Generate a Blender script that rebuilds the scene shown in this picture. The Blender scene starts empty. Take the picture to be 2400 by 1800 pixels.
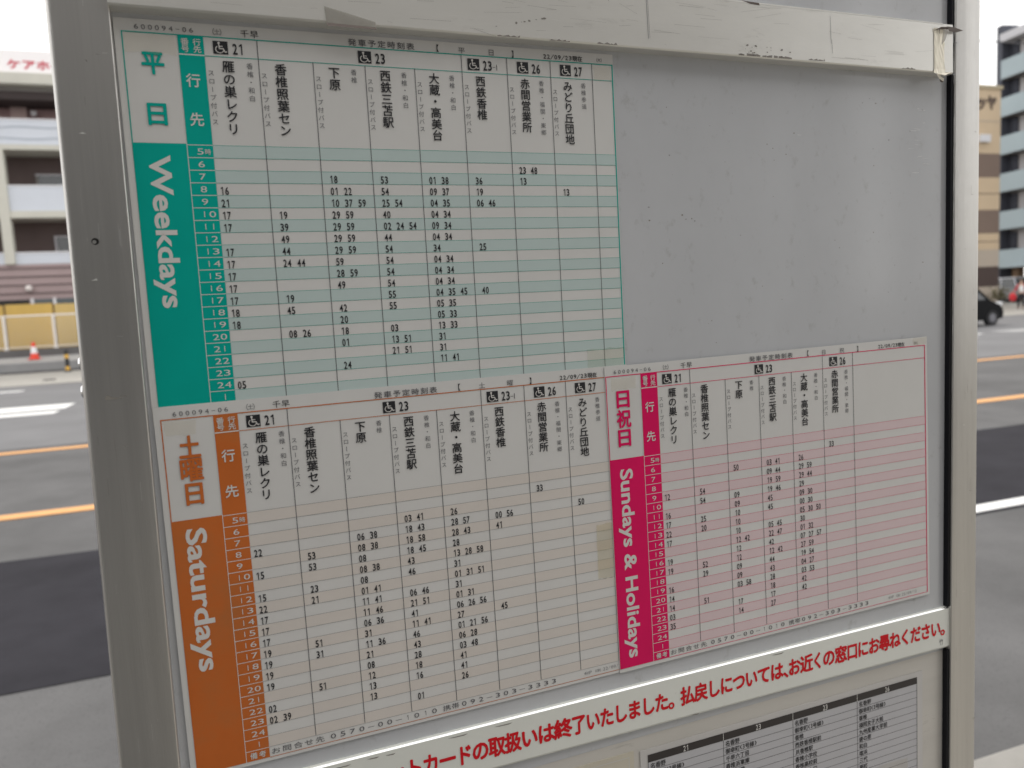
import bpy, math, random
from mathutils import Matrix, Vector

sc = bpy.context.scene
col = sc.collection
R = math.radians
rnd = random.Random(7)

# ------------------------------------------------------------------ camera, sky, sun, exposure
cam_d = bpy.data.cameras.new('camera')
cam = bpy.data.objects.new('camera', cam_d)
col.objects.link(cam)
sc.camera = cam
cam_d.sensor_width = 36.0
cam_d.lens = 26.6817
cam_d.clip_start = 0.02
cam_d.clip_end = 2000.0
CAM = Vector((-0.28190621, -0.57555939, 1.6))
CAMROT = [[0.94270245, 0.08148383, -0.32353127], [-0.32959477, 0.07699927, -0.94097737], [-0.05176277, 0.99369588, 0.09944404]]
M = Matrix.Identity(4)
for i in range(3):
    for j in range(3):
        M[i][j] = CAMROT[i][j]
    M[i][3] = CAM[i]
cam.matrix_world = M
cam_d.dof.use_dof = True
cam_d.dof.focus_distance = 0.64
cam_d.dof.aperture_fstop = 7.4
cam_d.dof.aperture_blades = 0

world = bpy.data.worlds.new('World')
sc.world = world
world.use_nodes = True
wn = world.node_tree.nodes
wl = world.node_tree.links
wn.clear()
SUN_EL, SUN_AZ = R(52), R(20)          # azimuth from +Y towards +X
sky = wn.new('ShaderNodeTexSky')
sky.sky_type = 'NISHITA'
sky.sun_disc = False
sky.sun_elevation = SUN_EL
sky.sun_rotation = SUN_AZ
sky.air_density = 1.0
sky.dust_density = 2.0
sky.ozone_density = 1.0
hsv = wn.new('ShaderNodeHueSaturation')
hsv.inputs['Saturation'].default_value = 0.45
bg = wn.new('ShaderNodeBackground')
bg.inputs['Strength'].default_value = 0.15
wo = wn.new('ShaderNodeOutputWorld')
wl.new(sky.outputs[0], hsv.inputs['Color'])
cloud = wn.new('ShaderNodeMix')                 # a thin even cloud veil over the clear sky
cloud.data_type = 'RGBA'
cloud.inputs[0].default_value = 0.72
cloud.inputs[7].default_value = (10.0, 9.75, 9.4, 1)
wl.new(hsv.outputs[0], cloud.inputs[6])
wl.new(cloud.outputs[2], bg.inputs['Color'])
wl.new(bg.outputs[0], wo.inputs['Surface'])

sun_d = bpy.data.lights.new('sun', 'SUN')
sun = bpy.data.objects.new('sun', sun_d)
col.objects.link(sun)
sun_d.energy = 0.7
sun_d.angle = R(14.0)
sun_d.color = (1.0, 0.95, 0.87)
sd = Vector((math.sin(SUN_AZ) * math.cos(SUN_EL), math.cos(SUN_AZ) * math.cos(SUN_EL), math.sin(SUN_EL)))
sun.rotation_euler = sd.to_track_quat('Z', 'Y').to_euler()

sc.view_settings.view_transform = 'Standard'
sc.view_settings.look = 'None'
sc.view_settings.exposure = 0.4
sc.view_settings.gamma = 1.0
sc.cycles.use_denoising = True
sc.cycles.max_bounces = 8

# ------------------------------------------------------------------ materials
MATS = {}
def mat(name, rgb, rough=0.6, metal=0.0, spec=0.5, noise=None, bump=None, stretch=None, stains=None):
    """noise=(scale, amount) darkens/lightens; bump=(scale, strength); stains=(scale, low, high, rgb)"""
    if name in MATS:
        return MATS[name]
    m = bpy.data.materials.new(name)
    m.use_nodes = True
    n, l = m.node_tree.nodes, m.node_tree.links
    b = n['Principled BSDF']
    b.inputs['Roughness'].default_value = rough
    b.inputs['Metallic'].default_value = metal
    b.inputs['Specular IOR Level'].default_value = spec
    b.inputs['Base Color'].default_value = (*rgb, 1)
    vec = None
    if noise or bump or stains:
        tc = n.new('ShaderNodeTexCoord')
        mp = n.new('ShaderNodeMapping')
        l.new(tc.outputs['Object'], mp.inputs['Vector'])
        if stretch:
            mp.inputs['Scale'].default_value = stretch
        vec = mp.outputs[0]
    out = None
    if noise:
        t = n.new('ShaderNodeTexNoise')
        t.inputs['Scale'].default_value = noise[0]
        t.inputs['Detail'].default_value = 6
        t.inputs['Roughness'].default_value = 0.65
        l.new(vec, t.inputs['Vector'])
        mr = n.new('ShaderNodeMapRange')
        mr.inputs['From Min'].default_value = 0.3
        mr.inputs['From Max'].default_value = 0.7
        mr.inputs['To Min'].default_value = 1 - noise[1]
        mr.inputs['To Max'].default_value = 1 + noise[1]
        l.new(t.outputs['Fac'], mr.inputs['Value'])
        mx = n.new('ShaderNodeMix')
        mx.data_type = 'RGBA'
        mx.blend_type = 'MULTIPLY'
        mx.inputs[0].default_value = 1
        mx.inputs[6].default_value = (*rgb, 1)
        l.new(mr.outputs[0], mx.inputs[7])
        out = mx.outputs[2]
    if stains:
        t = n.new('ShaderNodeTexNoise')
        t.inputs['Scale'].default_value = stains[0]
        t.inputs['Detail'].default_value = 8
        t.inputs['Roughness'].default_value = 0.7
        l.new(vec, t.inputs['Vector'])
        mr = n.new('ShaderNodeMapRange')
        mr.inputs['From Min'].default_value = stains[1]
        mr.inputs['From Max'].default_value = stains[2]
        l.new(t.outputs['Fac'], mr.inputs['Value'])
        mx = n.new('ShaderNodeMix')
        mx.data_type = 'RGBA'
        l.new(mr.outputs[0], mx.inputs[0])
        if out:
            l.new(out, mx.inputs[6])
        else:
            mx.inputs[6].default_value = (*rgb, 1)
        mx.inputs[7].default_value = (*stains[3], 1)
        out = mx.outputs[2]
    if out:
        l.new(out, b.inputs['Base Color'])
    if bump:
        t = n.new('ShaderNodeTexNoise')
        t.inputs['Scale'].default_value = bump[0]
        t.inputs['Detail'].default_value = 5
        l.new(vec, t.inputs['Vector'])
        bp = n.new('ShaderNodeBump')
        bp.inputs['Strength'].default_value = bump[1]
        bp.inputs['Distance'].default_value = 0.002
        l.new(t.outputs['Fac'], bp.inputs['Height'])
        l.new(bp.outputs[0], b.inputs['Normal'])
    MATS[name] = m
    return m

def tape_mat(name, rgb, alpha):
    m = mat(name, rgb, rough=0.3, noise=(60, 0.15))
    m.node_tree.nodes['Principled BSDF'].inputs['Alpha'].default_value = alpha
    return m

alu = mat('anodised_aluminium', (0.60, 0.585, 0.56), rough=0.34, metal=0.93, noise=(9, 0.10), bump=(420, 0.12), stretch=(7, 7, 0.12), stains=(30, 0.62, 0.80, (0.40, 0.38, 0.35)))
bar_m = mat('worn_silver_rail', (0.80, 0.785, 0.74), rough=0.34, metal=0.5, noise=(10, 0.05), stretch=(0.5, 1, 1.6), bump=(210, 0.035), stains=(26, 0.60, 0.85, (0.50, 0.48, 0.44)))
panel_m = mat('grey_panel', (0.585, 0.595, 0.615), rough=0.13, spec=0.6, noise=(5, 0.05), bump=(14, 0.02), stretch=(1.1, 1, 0.85), stains=(75, 0.58, 0.90, (0.38, 0.38, 0.37)))
panel_low = mat('lower_panel', (0.66, 0.63, 0.58), rough=0.3, noise=(11, 0.07), stretch=(0.5, 1, 3), stains=(22, 0.6, 0.75, (0.36, 0.34, 0.30)))
rubber = mat('black_gasket', (0.008, 0.008, 0.011), rough=0.5, spec=.2)
paper = mat('paper', (0.735, 0.727, 0.705), rough=0.24, spec=0.5, noise=(7, 0.04), bump=(12, 0.22))
paper_low = mat('paper_grey', (0.64, 0.62, 0.60), rough=0.4, spec=0.3, noise=(9, 0.04), bump=(11, 0.1))
paper_cool = mat('paper_cool', (0.56, 0.555, 0.575), rough=0.4, spec=0.4, noise=(12, 0.03))
paper_cream = mat('paper_cream', (0.66, 0.61, 0.50), rough=0.4, spec=0.4, noise=(6, 0.06))
ink = mat('black_ink', (0.018, 0.018, 0.022), rough=0.45)
ink_grey = mat('grey_ink', (0.13, 0.13, 0.14), rough=0.45)
ink_soft = mat('soft_grey_ink', (0.30, 0.30, 0.31), rough=0.45)
white_ink = mat('white_print', (0.74, 0.72, 0.69), rough=0.4)
teal = mat('teal_ink', (0.001, 0.42, 0.345), rough=0.4, spec=0.15, noise=(18, 0.05))
orange = mat('orange_ink', (0.62, 0.16, 0.035), rough=0.4, spec=0.15, noise=(16, 0.08), stains=(8, 0.45, 0.62, (0.50, 0.165, 0.05)))
magenta = mat('magenta_ink', (0.80, 0.008, 0.125), rough=0.4, spec=0.15, noise=(18, 0.05))
tint_teal = mat('teal_tint', (0.555, 0.665, 0.645), rough=0.36, noise=(14, 0.025))
tint_orange = mat('orange_tint', (0.73, 0.675, 0.62), rough=0.38, noise=(14, 0.025))
tint_pink = mat('pink_tint', (0.755, 0.60, 0.615), rough=0.36, noise=(14, 0.025))
strip_white = mat('notice_strip_white', (0.84, 0.85, 0.79), rough=0.35, noise=(7, 0.03), stains=(45, 0.7, 0.8, (0.5, 0.48, 0.4)))
strip_edge = mat('strip_metal_edge', (0.96, 0.96, 0.94), rough=0.16, metal=0.85)
edge_light = mat('rail_edge_highlight', (0.95, 0.94, 0.90), rough=0.4, metal=0.0)  # highlight on the rail's top edge, painted as a pale line
red_ink = mat('red_ink', (0.74, 0.012, 0.022), rough=0.4, spec=0.15)
dirt = mat('dirt_mark', (0.27, 0.25, 0.225), rough=0.8)
scratch_w = mat('white_scratch', (0.82, 0.82, 0.82), rough=0.5)
chrome = mat('chrome', (0.75, 0.75, 0.76), rough=0.12, metal=1.0)
black_m = mat('dark_hole', (0.015, 0.014, 0.013), rough=0.6)
tape_y = tape_mat('yellowed_tape', (0.68, 0.58, 0.34), 0.12)
tape_g = tape_mat('greenish_tape', (0.55, 0.60, 0.38), 0.16)
tape_clear = tape_mat('clear_tape', (0.42, 0.40, 0.36), 0.62)
tape_cream = mat('cream_tape', (0.82, 0.765, 0.64), rough=0.36, metal=0.5, noise=(40, 0.05))
tape_dark = mat('brown_tape_edge', (0.12, 0.09, 0.075), rough=0.5)

# ------------------------------------------------------------------ mesh helpers
class MB:
    def __init__(s):
        s.v, s.f, s.m, s.mats = [], [], [], []
    def mi(s, m):
        if m not in s.mats:
            s.mats.append(m)
        return s.mats.index(m)
    def poly(s, pts, m):
        a = len(s.v)
        s.v += [tuple(p) for p in pts]
        s.f.append(tuple(range(a, a + len(pts))))
        s.m.append(s.mi(m))
    def add(s, pts, faces, m):
        a = len(s.v)
        s.v += [tuple(p) for p in pts]
        k = s.mi(m)
        for f in faces:
            s.f.append(tuple(a + i for i in f))
            s.m.append(k)
    def box(s, x0, x1, y0, y1, z0, z1, m):
        p = [(x, y, z) for x in (x0, x1) for y in (y0, y1) for z in (z0, z1)]
        s.add(p, [(0, 1, 3, 2), (4, 6, 7, 5), (0, 4, 5, 1), (2, 3, 7, 6), (0, 2, 6, 4), (1, 5, 7, 3)], m)
    def loft(s, rings, m, cap=True):
        n = len(rings[0])
        a = len(s.v)
        for r in rings:
            s.v += [tuple(p) for p in r]
        k = s.mi(m)
        for i in range(len(rings) - 1):
            for j in range(n):
                q = (a + i * n + j, a + i * n + (j + 1) % n, a + (i + 1) * n + (j + 1) % n, a + (i + 1) * n + j)
                s.f.append(q)
                s.m.append(k)
        if cap:
            s.f.append(tuple(a + j for j in range(n))[::-1])
            s.m.append(k)
            s.f.append(tuple(a + (len(rings) - 1) * n + j for j in range(n)))
            s.m.append(k)
    def tube(s, p0, p1, r, m, n=10, r1=None):
        p0, p1 = Vector(p0), Vector(p1)
        q = (p1 - p0).to_track_quat('Z', 'Y')
        r1 = r if r1 is None else r1
        ring = lambda c, rr: [c + q @ Vector((math.cos(2 * math.pi * i / n) * rr, math.sin(2 * math.pi * i / n) * rr, 0)) for i in range(n)]
        s.loft([ring(p0, r), ring(p1, r1)], m)
    def build(s, name, parent=None, smooth=False, bevel=0.0):
        me = bpy.data.meshes.new(name)
        off = Vector((0, 0, 0))
        if parent is not None:
            q = parent
            while q is not None:
                off += q.location
                q = q.parent
        me.from_pydata([(x - off.x, y - off.y, z - off.z) for x, y, z in s.v], [], s.f)
        for m in s.mats:
            me.materials.append(m)
        me.polygons.foreach_set('material_index', s.m)
        if smooth:
            me.polygons.foreach_set('use_smooth', [True] * len(s.f))
        me.update()
        o = bpy.data.objects.new(name, me)
        col.objects.link(o)
        if parent is not None:
            o.parent = parent
        if bevel:
            b = o.modifiers.new('bevel', 'BEVEL')
            b.width = bevel
            b.segments = 2
            b.limit_method = 'ANGLE'
        return o

def tag(o, label=None, cat=None, group=None, kind=None):
    if label:
        o['label'] = label
    if cat:
        o['category'] = cat
    if group:
        o['group'] = group
    if kind:
        o['kind'] = kind
    return o

def thing(name, loc, label, cat, group=None):
    o = bpy.data.objects.new(name, None)
    col.objects.link(o)
    o.location = loc
    o.empty_display_size = 0.1
    return tag(o, label, cat, group)

# ------------------------------------------------------------------ the notice board's own frame of reference
# bx to the right along the board, by down, bz into the board, in units of one printed timetable's width (0.36 m)
WU = 0.36
MT = [[0.99954833, 0.00538857, -0.02956522], [0.02960778, -0.00799749, 0.9995296], [0.00514959, -0.9999535, -0.00815343]]
ZO = 1.53776519
CB = (-0.829165, -0.1643, -1.576282)          # the point from which the board was surveyed, in board units
def B(bx, by, bz=0.0):
    return tuple(WU * sum(MT[i][k] * q for k, q in enumerate((bx, by, bz))) + (ZO if i == 2 else 0) for i in range(3))
def S(x, y, z):
    """a survey reading taken on the plane bz=0, carried onto the plane bz=z (the parts that stand proud of the sheets)"""
    t = (z - CB[2]) / (0 - CB[2])
    return (CB[0] + (x - CB[0]) * t, CB[1] + (y - CB[1]) * t, z)

class BM(MB):
    """mesh builder in board coordinates"""
    def quad(s, x0, x1, y0, y1, z, m, T=None):
        pts = [(x0, y0), (x0, y1), (x1, y1), (x1, y0)]
        if T:
            pts = [T(*p) for p in pts]
        s.poly([B(x, y, z) for x, y in pts], m)
    def slab(s, x0, x1, y0, y1, z0, z1, m, T=None):
        P = (lambda x, y: T(x, y)) if T else (lambda x, y: (x, y))
        p = [B(*P(x, y), z) for x in (x0, x1) for y in (y0, y1) for z in (z0, z1)]
        s.add(p, [(0, 1, 3, 2), (4, 6, 7, 5), (0, 4, 5, 1), (2, 3, 7, 6), (0, 2, 6, 4), (1, 5, 7, 3)], m)

# ------------------------------------------------------------------ lettering
_cu = bpy.data.curves.new('lettering', 'FONT')
_co = bpy.data.objects.new('lettering', _cu)
col.objects.link(_co)
_cu.resolution_u = 3
GL = {}
def glyph(s, bold=0.0):
    k = (s, bold)
    if k in GL:
        return GL[k]
    if s == '1' :
        w = 0.075 + bold
        x1 = 0.40
        v = [(x1, 0), (x1, 0.69), (x1 - w, 0.69), (x1 - w, 0), (x1 - w, 0.56), (x1 - w - 0.15, 0.50), (x1 - w - 0.15, 0.57), (x1 - w, 0.69)]
        f = [(0, 1, 2, 3), (4, 7, 6, 5)]
        GL[k] = (v, f)
        return GL[k]
    cjk = any(ord(c) > 255 for c in s)
    if cjk and bold:
        v0, f0 = glyph(s, 0.0)[:2]
        v, f = [], []
        d = bold * 0.85
        for dx, dy in ((0, 0), (d, 0), (-d, 0), (0, d), (0, -d)) + (((d * .7, d * .7), (-d * .7, d * .7), (d * .7, -d * .7), (-d * .7, -d * .7)) if bold > 0.025 else ()):
            a = len(v)
            v += [(x + dx, y + dy) for x, y in v0]
            f += [tuple(a + i for i in q) for q in f0]
        GL[k] = (v, f, len(v0))
        return GL[k]
    _cu.body = s
    _cu.offset = bold
    dg = bpy.context.evaluated_depsgraph_get()
    dg.update()
    me = bpy.data.meshes.new_from_object(_co.evaluated_get(dg))
    v = [(p.co.x, p.co.y) for p in me.vertices]
    f = [tuple(p.vertices) for p in me.polygons]
    bpy.data.meshes.remove(me)
    GL[k] = (v, f)
    return GL[k]

class Sheet:
    """lays print on a sheet: u right, v down from the frame's top left corner, T maps them to board coordinates"""
    def __init__(s, ox, oy, rot, z, sc=1.0):
        c, n = math.cos(rot) * sc, math.sin(rot) * sc
        s.z = z
        s.T = lambda u, v: (ox + c * u - n * v, oy + n * u + c * v)
    def put(s, mb, g, fn, m, lift):
        v, f = g[:2]
        n = g[2] if len(g) > 2 else len(v)
        mb.add([B(*s.T(*fn(gx, gy)), s.z - lift - 0.00007 * (i // n)) for i, (gx, gy) in enumerate(v)], f, m)
    def cell(s, mb, ch, uc, vc, w, h, m, bold=0.0, lift=0.0012, turn=False):
        if turn:
            fn = lambda gx, gy: (uc + (gy - 0.38) * w, vc + (gx - 0.5) * h)
        else:
            fn = lambda gx, gy: (uc + (gx - 0.5) * w, vc - (gy - 0.38) * h)
        s.put(mb, glyph(ch, bold), fn, m, lift)
    def vert(s, mb, text, uc, v0, size, pitch, m, bold=0.0):
        for i, ch in enumerate(text):
            s.cell(mb, ch, uc, v0 + size / 2 + i * pitch, size, size, m, bold, turn=(ch == 'ー'))
    def row(s, mb, text, u0, vc, w, h, pitch, m, bold=0.0):
        """evenly spaced cells, ASCII digits centred by hand"""
        for i, ch in enumerate(text):
            if ch == ' ':
                continue
            if ord(ch) < 256:
                s.fit(mb, ch, u0 + i * pitch + pitch * 0.22, vc - h * 0.36, u0 + i * pitch + pitch * 0.78, vc + h * 0.36, m, bold)
            else:
                s.cell(mb, ch, u0 + (i + 0.5) * pitch, vc, w, h, m, bold)
    def fit(s, mb, text, u0, v0, u1, v1, m, bold=0.0, lift=0.0012, cap=True):
        v, f = glyph(text, bold)[:2]
        n_ = (glyph(text, bold) + (len(v),))[2]
        xs = [p[0] for p in v]
        ys = [p[1] for p in v]
        x0, x1, y0, y1 = min(xs), max(xs), min(ys), max(ys)
        if len(text) == 1 and text in '1-/':
            k = (v1 - v0) / 0.69
            if text == '1':
                s.put(mb, (v, f), lambda gx, gy: ((u0 + u1) / 2 + (gx - 0.31) * k * 0.8, v1 - gy * k), m, lift)
                return
            if text == '-':
                vm = (v0 + v1) / 2
                t = (v1 - v0) * 0.05
                s.put(mb, ([(0, 0), (1, 0), (1, 1), (0, 1)], [(0, 1, 2, 3)]), lambda gx, gy: (u0 + (u1 - u0) * gx, vm - t + 2 * t * gy), m, lift)
                return
        s.put(mb, (v, f, n_), lambda gx, gy: (u0 + (gx - x0) / (x1 - x0) * (u1 - u0), v1 - (gy - y0) / (y1 - y0) * (v1 - v0)), m, lift)
    def num(s, mb, text, u0, v0, w, h, m, bold=0.012):
        """condensed numerals: each in a cell w wide, h tall"""
        for i, ch in enumerate(text):
            a = u0 + i * w
            s.fit(mb, ch, a + 0.11 * w, v0, a + 0.89 * w, v0 + h, m, bold)
    def turned(s, mb, text, ub, v0, size_u, len_v, m, bold=0.03):
        """a word turned a quarter clockwise: base line at ub, cap height size_u, running len_v down"""
        v, f = glyph(text, bold)[:2]
        xs = [p[0] for p in v]
        x0, x1 = min(xs), max(xs)
        cap = 0.70
        s.put(mb, (v, f), lambda gx, gy: (ub + gy / cap * size_u, v0 + (gx - x0) / (x1 - x0) * len_v), m, 0.0012)
    def rect(s, mb, u0, u1, v0, v1, m, lift):
        mb.quad(u0, u1, v0, v1, s.z - lift, m, s.T)
    def stroke(s, mb, pts, wd, m, lift):
        for (a, b), (c, d) in zip(pts[:-1], pts[1:]):
            L = math.hypot(c - a, d - b)
            nx, ny = -(d - b) / L * wd / 2, (c - a) / L * wd / 2
            ex, ey = (c - a) / L * wd * 0.3, (d - b) / L * wd * 0.3
            q = [(a + nx - ex, b + ny - ey), (c + nx + ex, d + ny + ey), (c - nx + ex, d - ny + ey), (a - nx - ex, b - ny - ey)]
            mb.poly([B(*s.T(*p), s.z - lift) for p in q], m)
    def disc(s, mb, u, v, r, m, lift, n=14):
        mb.poly([B(*s.T(u + r * math.cos(2 * math.pi * i / n), v + r * math.sin(2 * math.pi * i / n)), s.z - lift) for i in range(n)], m)
    def wheelchair(s, mb, u0, v0, w, h):
        s.rect(mb, u0, u0 + w, v0, v0 + h, ink, 0.0009)
        P = lambda x, y: (u0 + x * w, v0 + y * h)
        s.disc(mb, *P(0.40, 0.15), 0.085 * w, white_ink, 0.0012)
        s.stroke(mb, [P(0.40, 0.26), P(0.43, 0.58), P(0.68, 0.58), P(0.80, 0.84), P(0.90, 0.80)], 0.075 * w, white_ink, 0.0012)
        s.stroke(mb, [P(0.42, 0.40), P(0.64, 0.40)], 0.06 * w, white_ink, 0.0013)
        arc = [P(0.44 + 0.27 * math.cos(a), 0.64 + 0.27 * math.sin(a)) for a in [R(-128 - 20 * i) for i in range(13)]]
        s.stroke(mb, arc, 0.065 * w, white_ink, 0.0014)

# ------------------------------------------------------------------ the printed timetables
FH = 0.7104             # frame height
R0, RP = 0.19855, 0.02336
CW = 0.1025
HOURS = ['5', '6', '7', '8', '9'] + [str(h) for h in range(10, 25)] + ['1']
DEST = {
    'gan': ('雁の巣レクリ', '香椎・和白'), 'ter': ('香椎照葉セン', ''), 'shi': ('下原', '香椎'),
    'mit': ('西鉄三苫駅', '香椎・和白'), 'oku': ('大蔵・高美台', '香椎・和白'), 'kas': ('西鉄香椎', ''),
    'aka': ('赤間営業所', '香椎・福間・東郷'), 'mid': ('みどり丘団地', '香椎参道')}
SLOPE = 'スロープ付バス'

def timetable(sh, label, inkm, tint, days, days_v, word, word_v, word_u, cols, routes, title_day, c0, data, paper_box, tapes, right_frame=True):
    root = thing('timetable_sheet', B(*sh.T(0.5, 0.36), sh.z), label, 'timetable', 'bus timetables on the notice board')
    # paper with its tinted hour bands and ruled lines
    p = BM()
    u0, u1, v0, v1 = paper_box
    p.slab(u0, u1, v0, v1, sh.z, sh.z + 0.0012, paper, sh.T)
    o = p.build('paper', root)
    g = BM()
    for i in range(0, 21, 2):
        g.quad(0.1365, 1.0, R0 + i * RP, R0 + (i + 1) * RP, sh.z - 0.0004, tint, sh.T)
    hair = 0.0006
    for i in range(22):                                     # faint rules between the hours
        sh.rect(g, 0.1365, 1.0, R0 + i * RP - hair / 2, R0 + i * RP + hair / 2, inkm if tint is not tint_orange else ink_soft, 0.00055)
    t = 0.0019
    sh.rect(g, 0, 1, -t, 0, inkm, 0.0007)
    sh.rect(g, -t, 0, -t, FH, inkm, 0.0007)
    sh.rect(g, 0.1365, 1, FH, FH + t * 0.6, inkm, 0.0007)
    if right_frame:
        sh.rect(g, 1, 1 + t * 1.4, -t, FH + t * 0.6, inkm, 0.0007)
    sh.rect(g, 0.1365, 1, 0.0335, 0.0347, inkm, 0.0007)
    for k in range(1, len(cols) + 1):
        x = c0 + CW * (k - 1)
        inner = any(a < k < b for a, b, _r, _s in routes)
        sh.rect(g, x - 0.0007, x + 0.0007, 0.034 if inner else 0.0, 0.688, ink_grey, 0.0008)
    g.build('grid', root)
    # coloured day block with the day's name
    d = BM()
    sh.rect(d, 0, 0.0912, R0 - 0.002, FH, inkm, 0.0008)
    for ch, (va, vb), (ua, ub) in zip(days, days_v[0], days_v[1]):
        sh.fit(d, ch, ua, va, ub, vb, inkm, 0.032)
    sh.turned(d, word, word_u[0], word_v[0], word_u[1] - word_u[0], word_v[1] - word_v[0], white_ink, 0.024)
    d.build('day_block', root)
    # hour column
    h = BM()
    sh.rect(h, 0.0917, 0.1365, 0.0, FH, inkm, 0.0008)
    ln = 0.0013
    for i in range(22):
        v = R0 + i * RP
        sh.rect(h, 0.0917, 0.1365, v - ln / 2, v + ln / 2, white_ink, 0.001)
    sh.rect(h, 0.0905, 0.0917, R0 - 0.003, FH, white_ink, 0.001)
    sh.rect(h, 0.0917, 0.1365, 0.0325, 0.0347, white_ink, 0.001)
    for i, t_ in enumerate(HOURS):
        v = R0 + i * RP
        if len(t_) == 2:
            for j, ch in enumerate(t_):
                a = 0.1055 + 0.0140 * j
                if ch == '1':
                    sh.rect(h, a + 0.0048, a + 0.0062, v + 0.0065, v + 0.0175, white_ink, 0.0012)
                else:
                    sh.fit(h, ch, a, v + 0.0063, a + 0.0118, v + 0.0178, white_ink, 0.0)
        elif i == 20:
            sh.rect(h, 0.1175, 0.1189, v + 0.0065, v + 0.0175, white_ink, 0.0012)
        else:
            sh.fit(h, t_, 0.1082, v + 0.0063, 0.1192, v + 0.0178, white_ink, 0.0)
            if i == 0:
                sh.cell(h, '時', 0.1267, v + 0.0125, 0.0115, 0.0115, white_ink, 0.012)
    sh.cell(h, '行', 0.1128, 0.0803, 0.026, 0.026, white_ink, 0.02)
    sh.cell(h, '先', 0.1128, 0.1515, 0.026, 0.026, white_ink, 0.02)
    for ch, a, b in (('番', 0.1035, 0.0105), ('号', 0.1035, 0.0235), ('行', 0.1245, 0.0105), ('先', 0.1245, 0.0235)):
        sh.cell(h, ch, a, b, 0.0145, 0.0135, white_ink, 0.02)
    for ch, a in (('備', 0.1060), ('考', 0.1230)):
        sh.cell(h, ch, a, R0 + 21 * RP + 0.0105, 0.0145, 0.0145, white_ink, 0.02)
    h.build('hour_column', root)
    # line of print above the frame
    q = BM()
    for i, ch in enumerate('600094-06'):
        a = 0.0205 + i * 0.0116
        sh.fit(q, ch, a, -0.0150, a + 0.0066, -0.0062, ink_grey)
    sh.cell(q, '（', 0.1515, -0.0110, 0.013, 0.013, ink_grey)
    sh.cell(q, '土', 0.1618, -0.0110, 0.011, 0.011, ink_grey)
    sh.cell(q, '）', 0.1720, -0.0110, 0.013, 0.013, ink_grey)
    for i, ch in enumerate('千早'):
        sh.cell(q, ch, 0.2110 + i * 0.0175, -0.0112, 0.0165, 0.0150, ink)
    for i, ch in enumerate('発車予定時刻表'):
        sh.cell(q, ch, 0.4150 + i * 0.0198, -0.0100, 0.0175, 0.0145, ink_grey, 0.008)
    sh.cell(q, '【', 0.5870, -0.0105, 0.016, 0.016, ink)
    for ch, a in title_day:
        sh.cell(q, ch, a, -0.0095, 0.0165, 0.0140, ink_grey)
    sh.cell(q, '】', 0.7640, -0.0095, 0.016, 0.016, ink)
    for i, ch in enumerate('22/09/23'):
        a = 0.8310 + i * 0.0088
        if ch == '/':
            sh.stroke(q, [(a, -0.0040), (a + 0.0075, -0.0140)], 0.0011, ink, 0.0012)
        else:
            sh.fit(q, ch, a + 0.0008, -0.0143, a + 0.0072, -0.0048, ink, 0.01)
    for i, ch in enumerate('現在'):
        sh.cell(q, ch, 0.9080 + i * 0.0125, -0.0095, 0.0125, 0.0120, ink, 0.02)
    sh.cell(q, '（', 0.9600, -0.0098, 0.010, 0.010, ink_grey)
    sh.cell(q, '木', 0.9685, -0.0098, 0.009, 0.009, ink_grey)
    sh.cell(q, '）', 0.9770, -0.0098, 0.010, 0.010, ink_grey)
    q.build('header_print', root)
    q = BM()
    # line of print at the foot
    vv = 0.6995
    for i, ch in enumerate('お問合せ先'):
        sh.cell(q, ch, 0.1490 + i * 0.0222, vv, 0.0195, 0.0140, ink_grey)
    x = 0.2555
    for ch in '0570-00-1010 携帯092-303-3333':
        if ch == ' ':
            x += 0.009
            continue
        if ch in '携帯':
            sh.cell(q, ch, x + 0.0095, vv, 0.0195, 0.0140, ink_grey)
        elif ch == '-':
            sh.rect(q, x + 0.003, x + 0.0165, vv - 0.0004, vv + 0.0005, ink_grey, 0.0012)
        else:
            sh.fit(q, ch, x + 0.0045, vv - 0.0055, x + 0.0150, vv + 0.0050, ink_grey)
        x += 0.0200
    for i, ch in enumerate('4HP 印刷 22/09/12'):
        if ch == ' ':
            continue
        a = 0.8530 + i * 0.0072
        if ord(ch) > 255:
            sh.cell(q, ch, a + 0.0045, vv + 0.0005, 0.0090, 0.0085, ink_soft)
        elif ch == '/':
            sh.stroke(q, [(a, vv + 0.004), (a + 0.005, vv - 0.0035)], 0.0007, ink_soft, 0.0012)
        else:
            sh.fit(q, ch, a, vv - 0.0035, a + 0.0058, vv + 0.0042, ink_soft)
    q.build('footer_print', root)
    # route numbers, destinations
    for a, b, num, sub in routes:
        rt = BM()
        xa = 0.1365 if a == 0 else c0 + CW * (a - 1)
        xb = c0 + CW * (b - 1)
        c = (xa + xb) / 2 - 0.0045 + (-0.010 if sub else 0) + (0.004 if a else 0) + (0.0155 if b - a > 1 else 0)
        sh.wheelchair(rt, c - 0.0275, 0.0055, 0.0265, 0.0238)
        sh.num(rt, num, c + 0.0060, 0.0085, 0.0110, 0.0202, ink, 0.020)
        if sub:
            sh.rect(rt, c + 0.0285, c + 0.0350, 0.0205, 0.0215, ink, 0.0012)
            sh.rect(rt, c + 0.0372, c + 0.0385, 0.0150, 0.0270, ink, 0.0012)
        rt.build('route_number', root)
    for k, key in enumerate(cols):
        rt = BM()
        x = 0.1365 if k == 0 else c0 + CW * (k - 1)
        main, via = DEST[key]
        sh.vert(rt, main, x + 0.0400, 0.0400, 0.0232, 0.0231, ink, 0.018)
        sh.vert(rt, via, x + 0.0790, 0.0425, 0.0122, 0.0150, ink_grey, 0.0)
        sh.vert(rt, SLOPE, x + 0.0085, 0.0590, 0.0118, 0.0150, ink_grey, 0.0)
        rt.build('destination_name', root)
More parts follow.
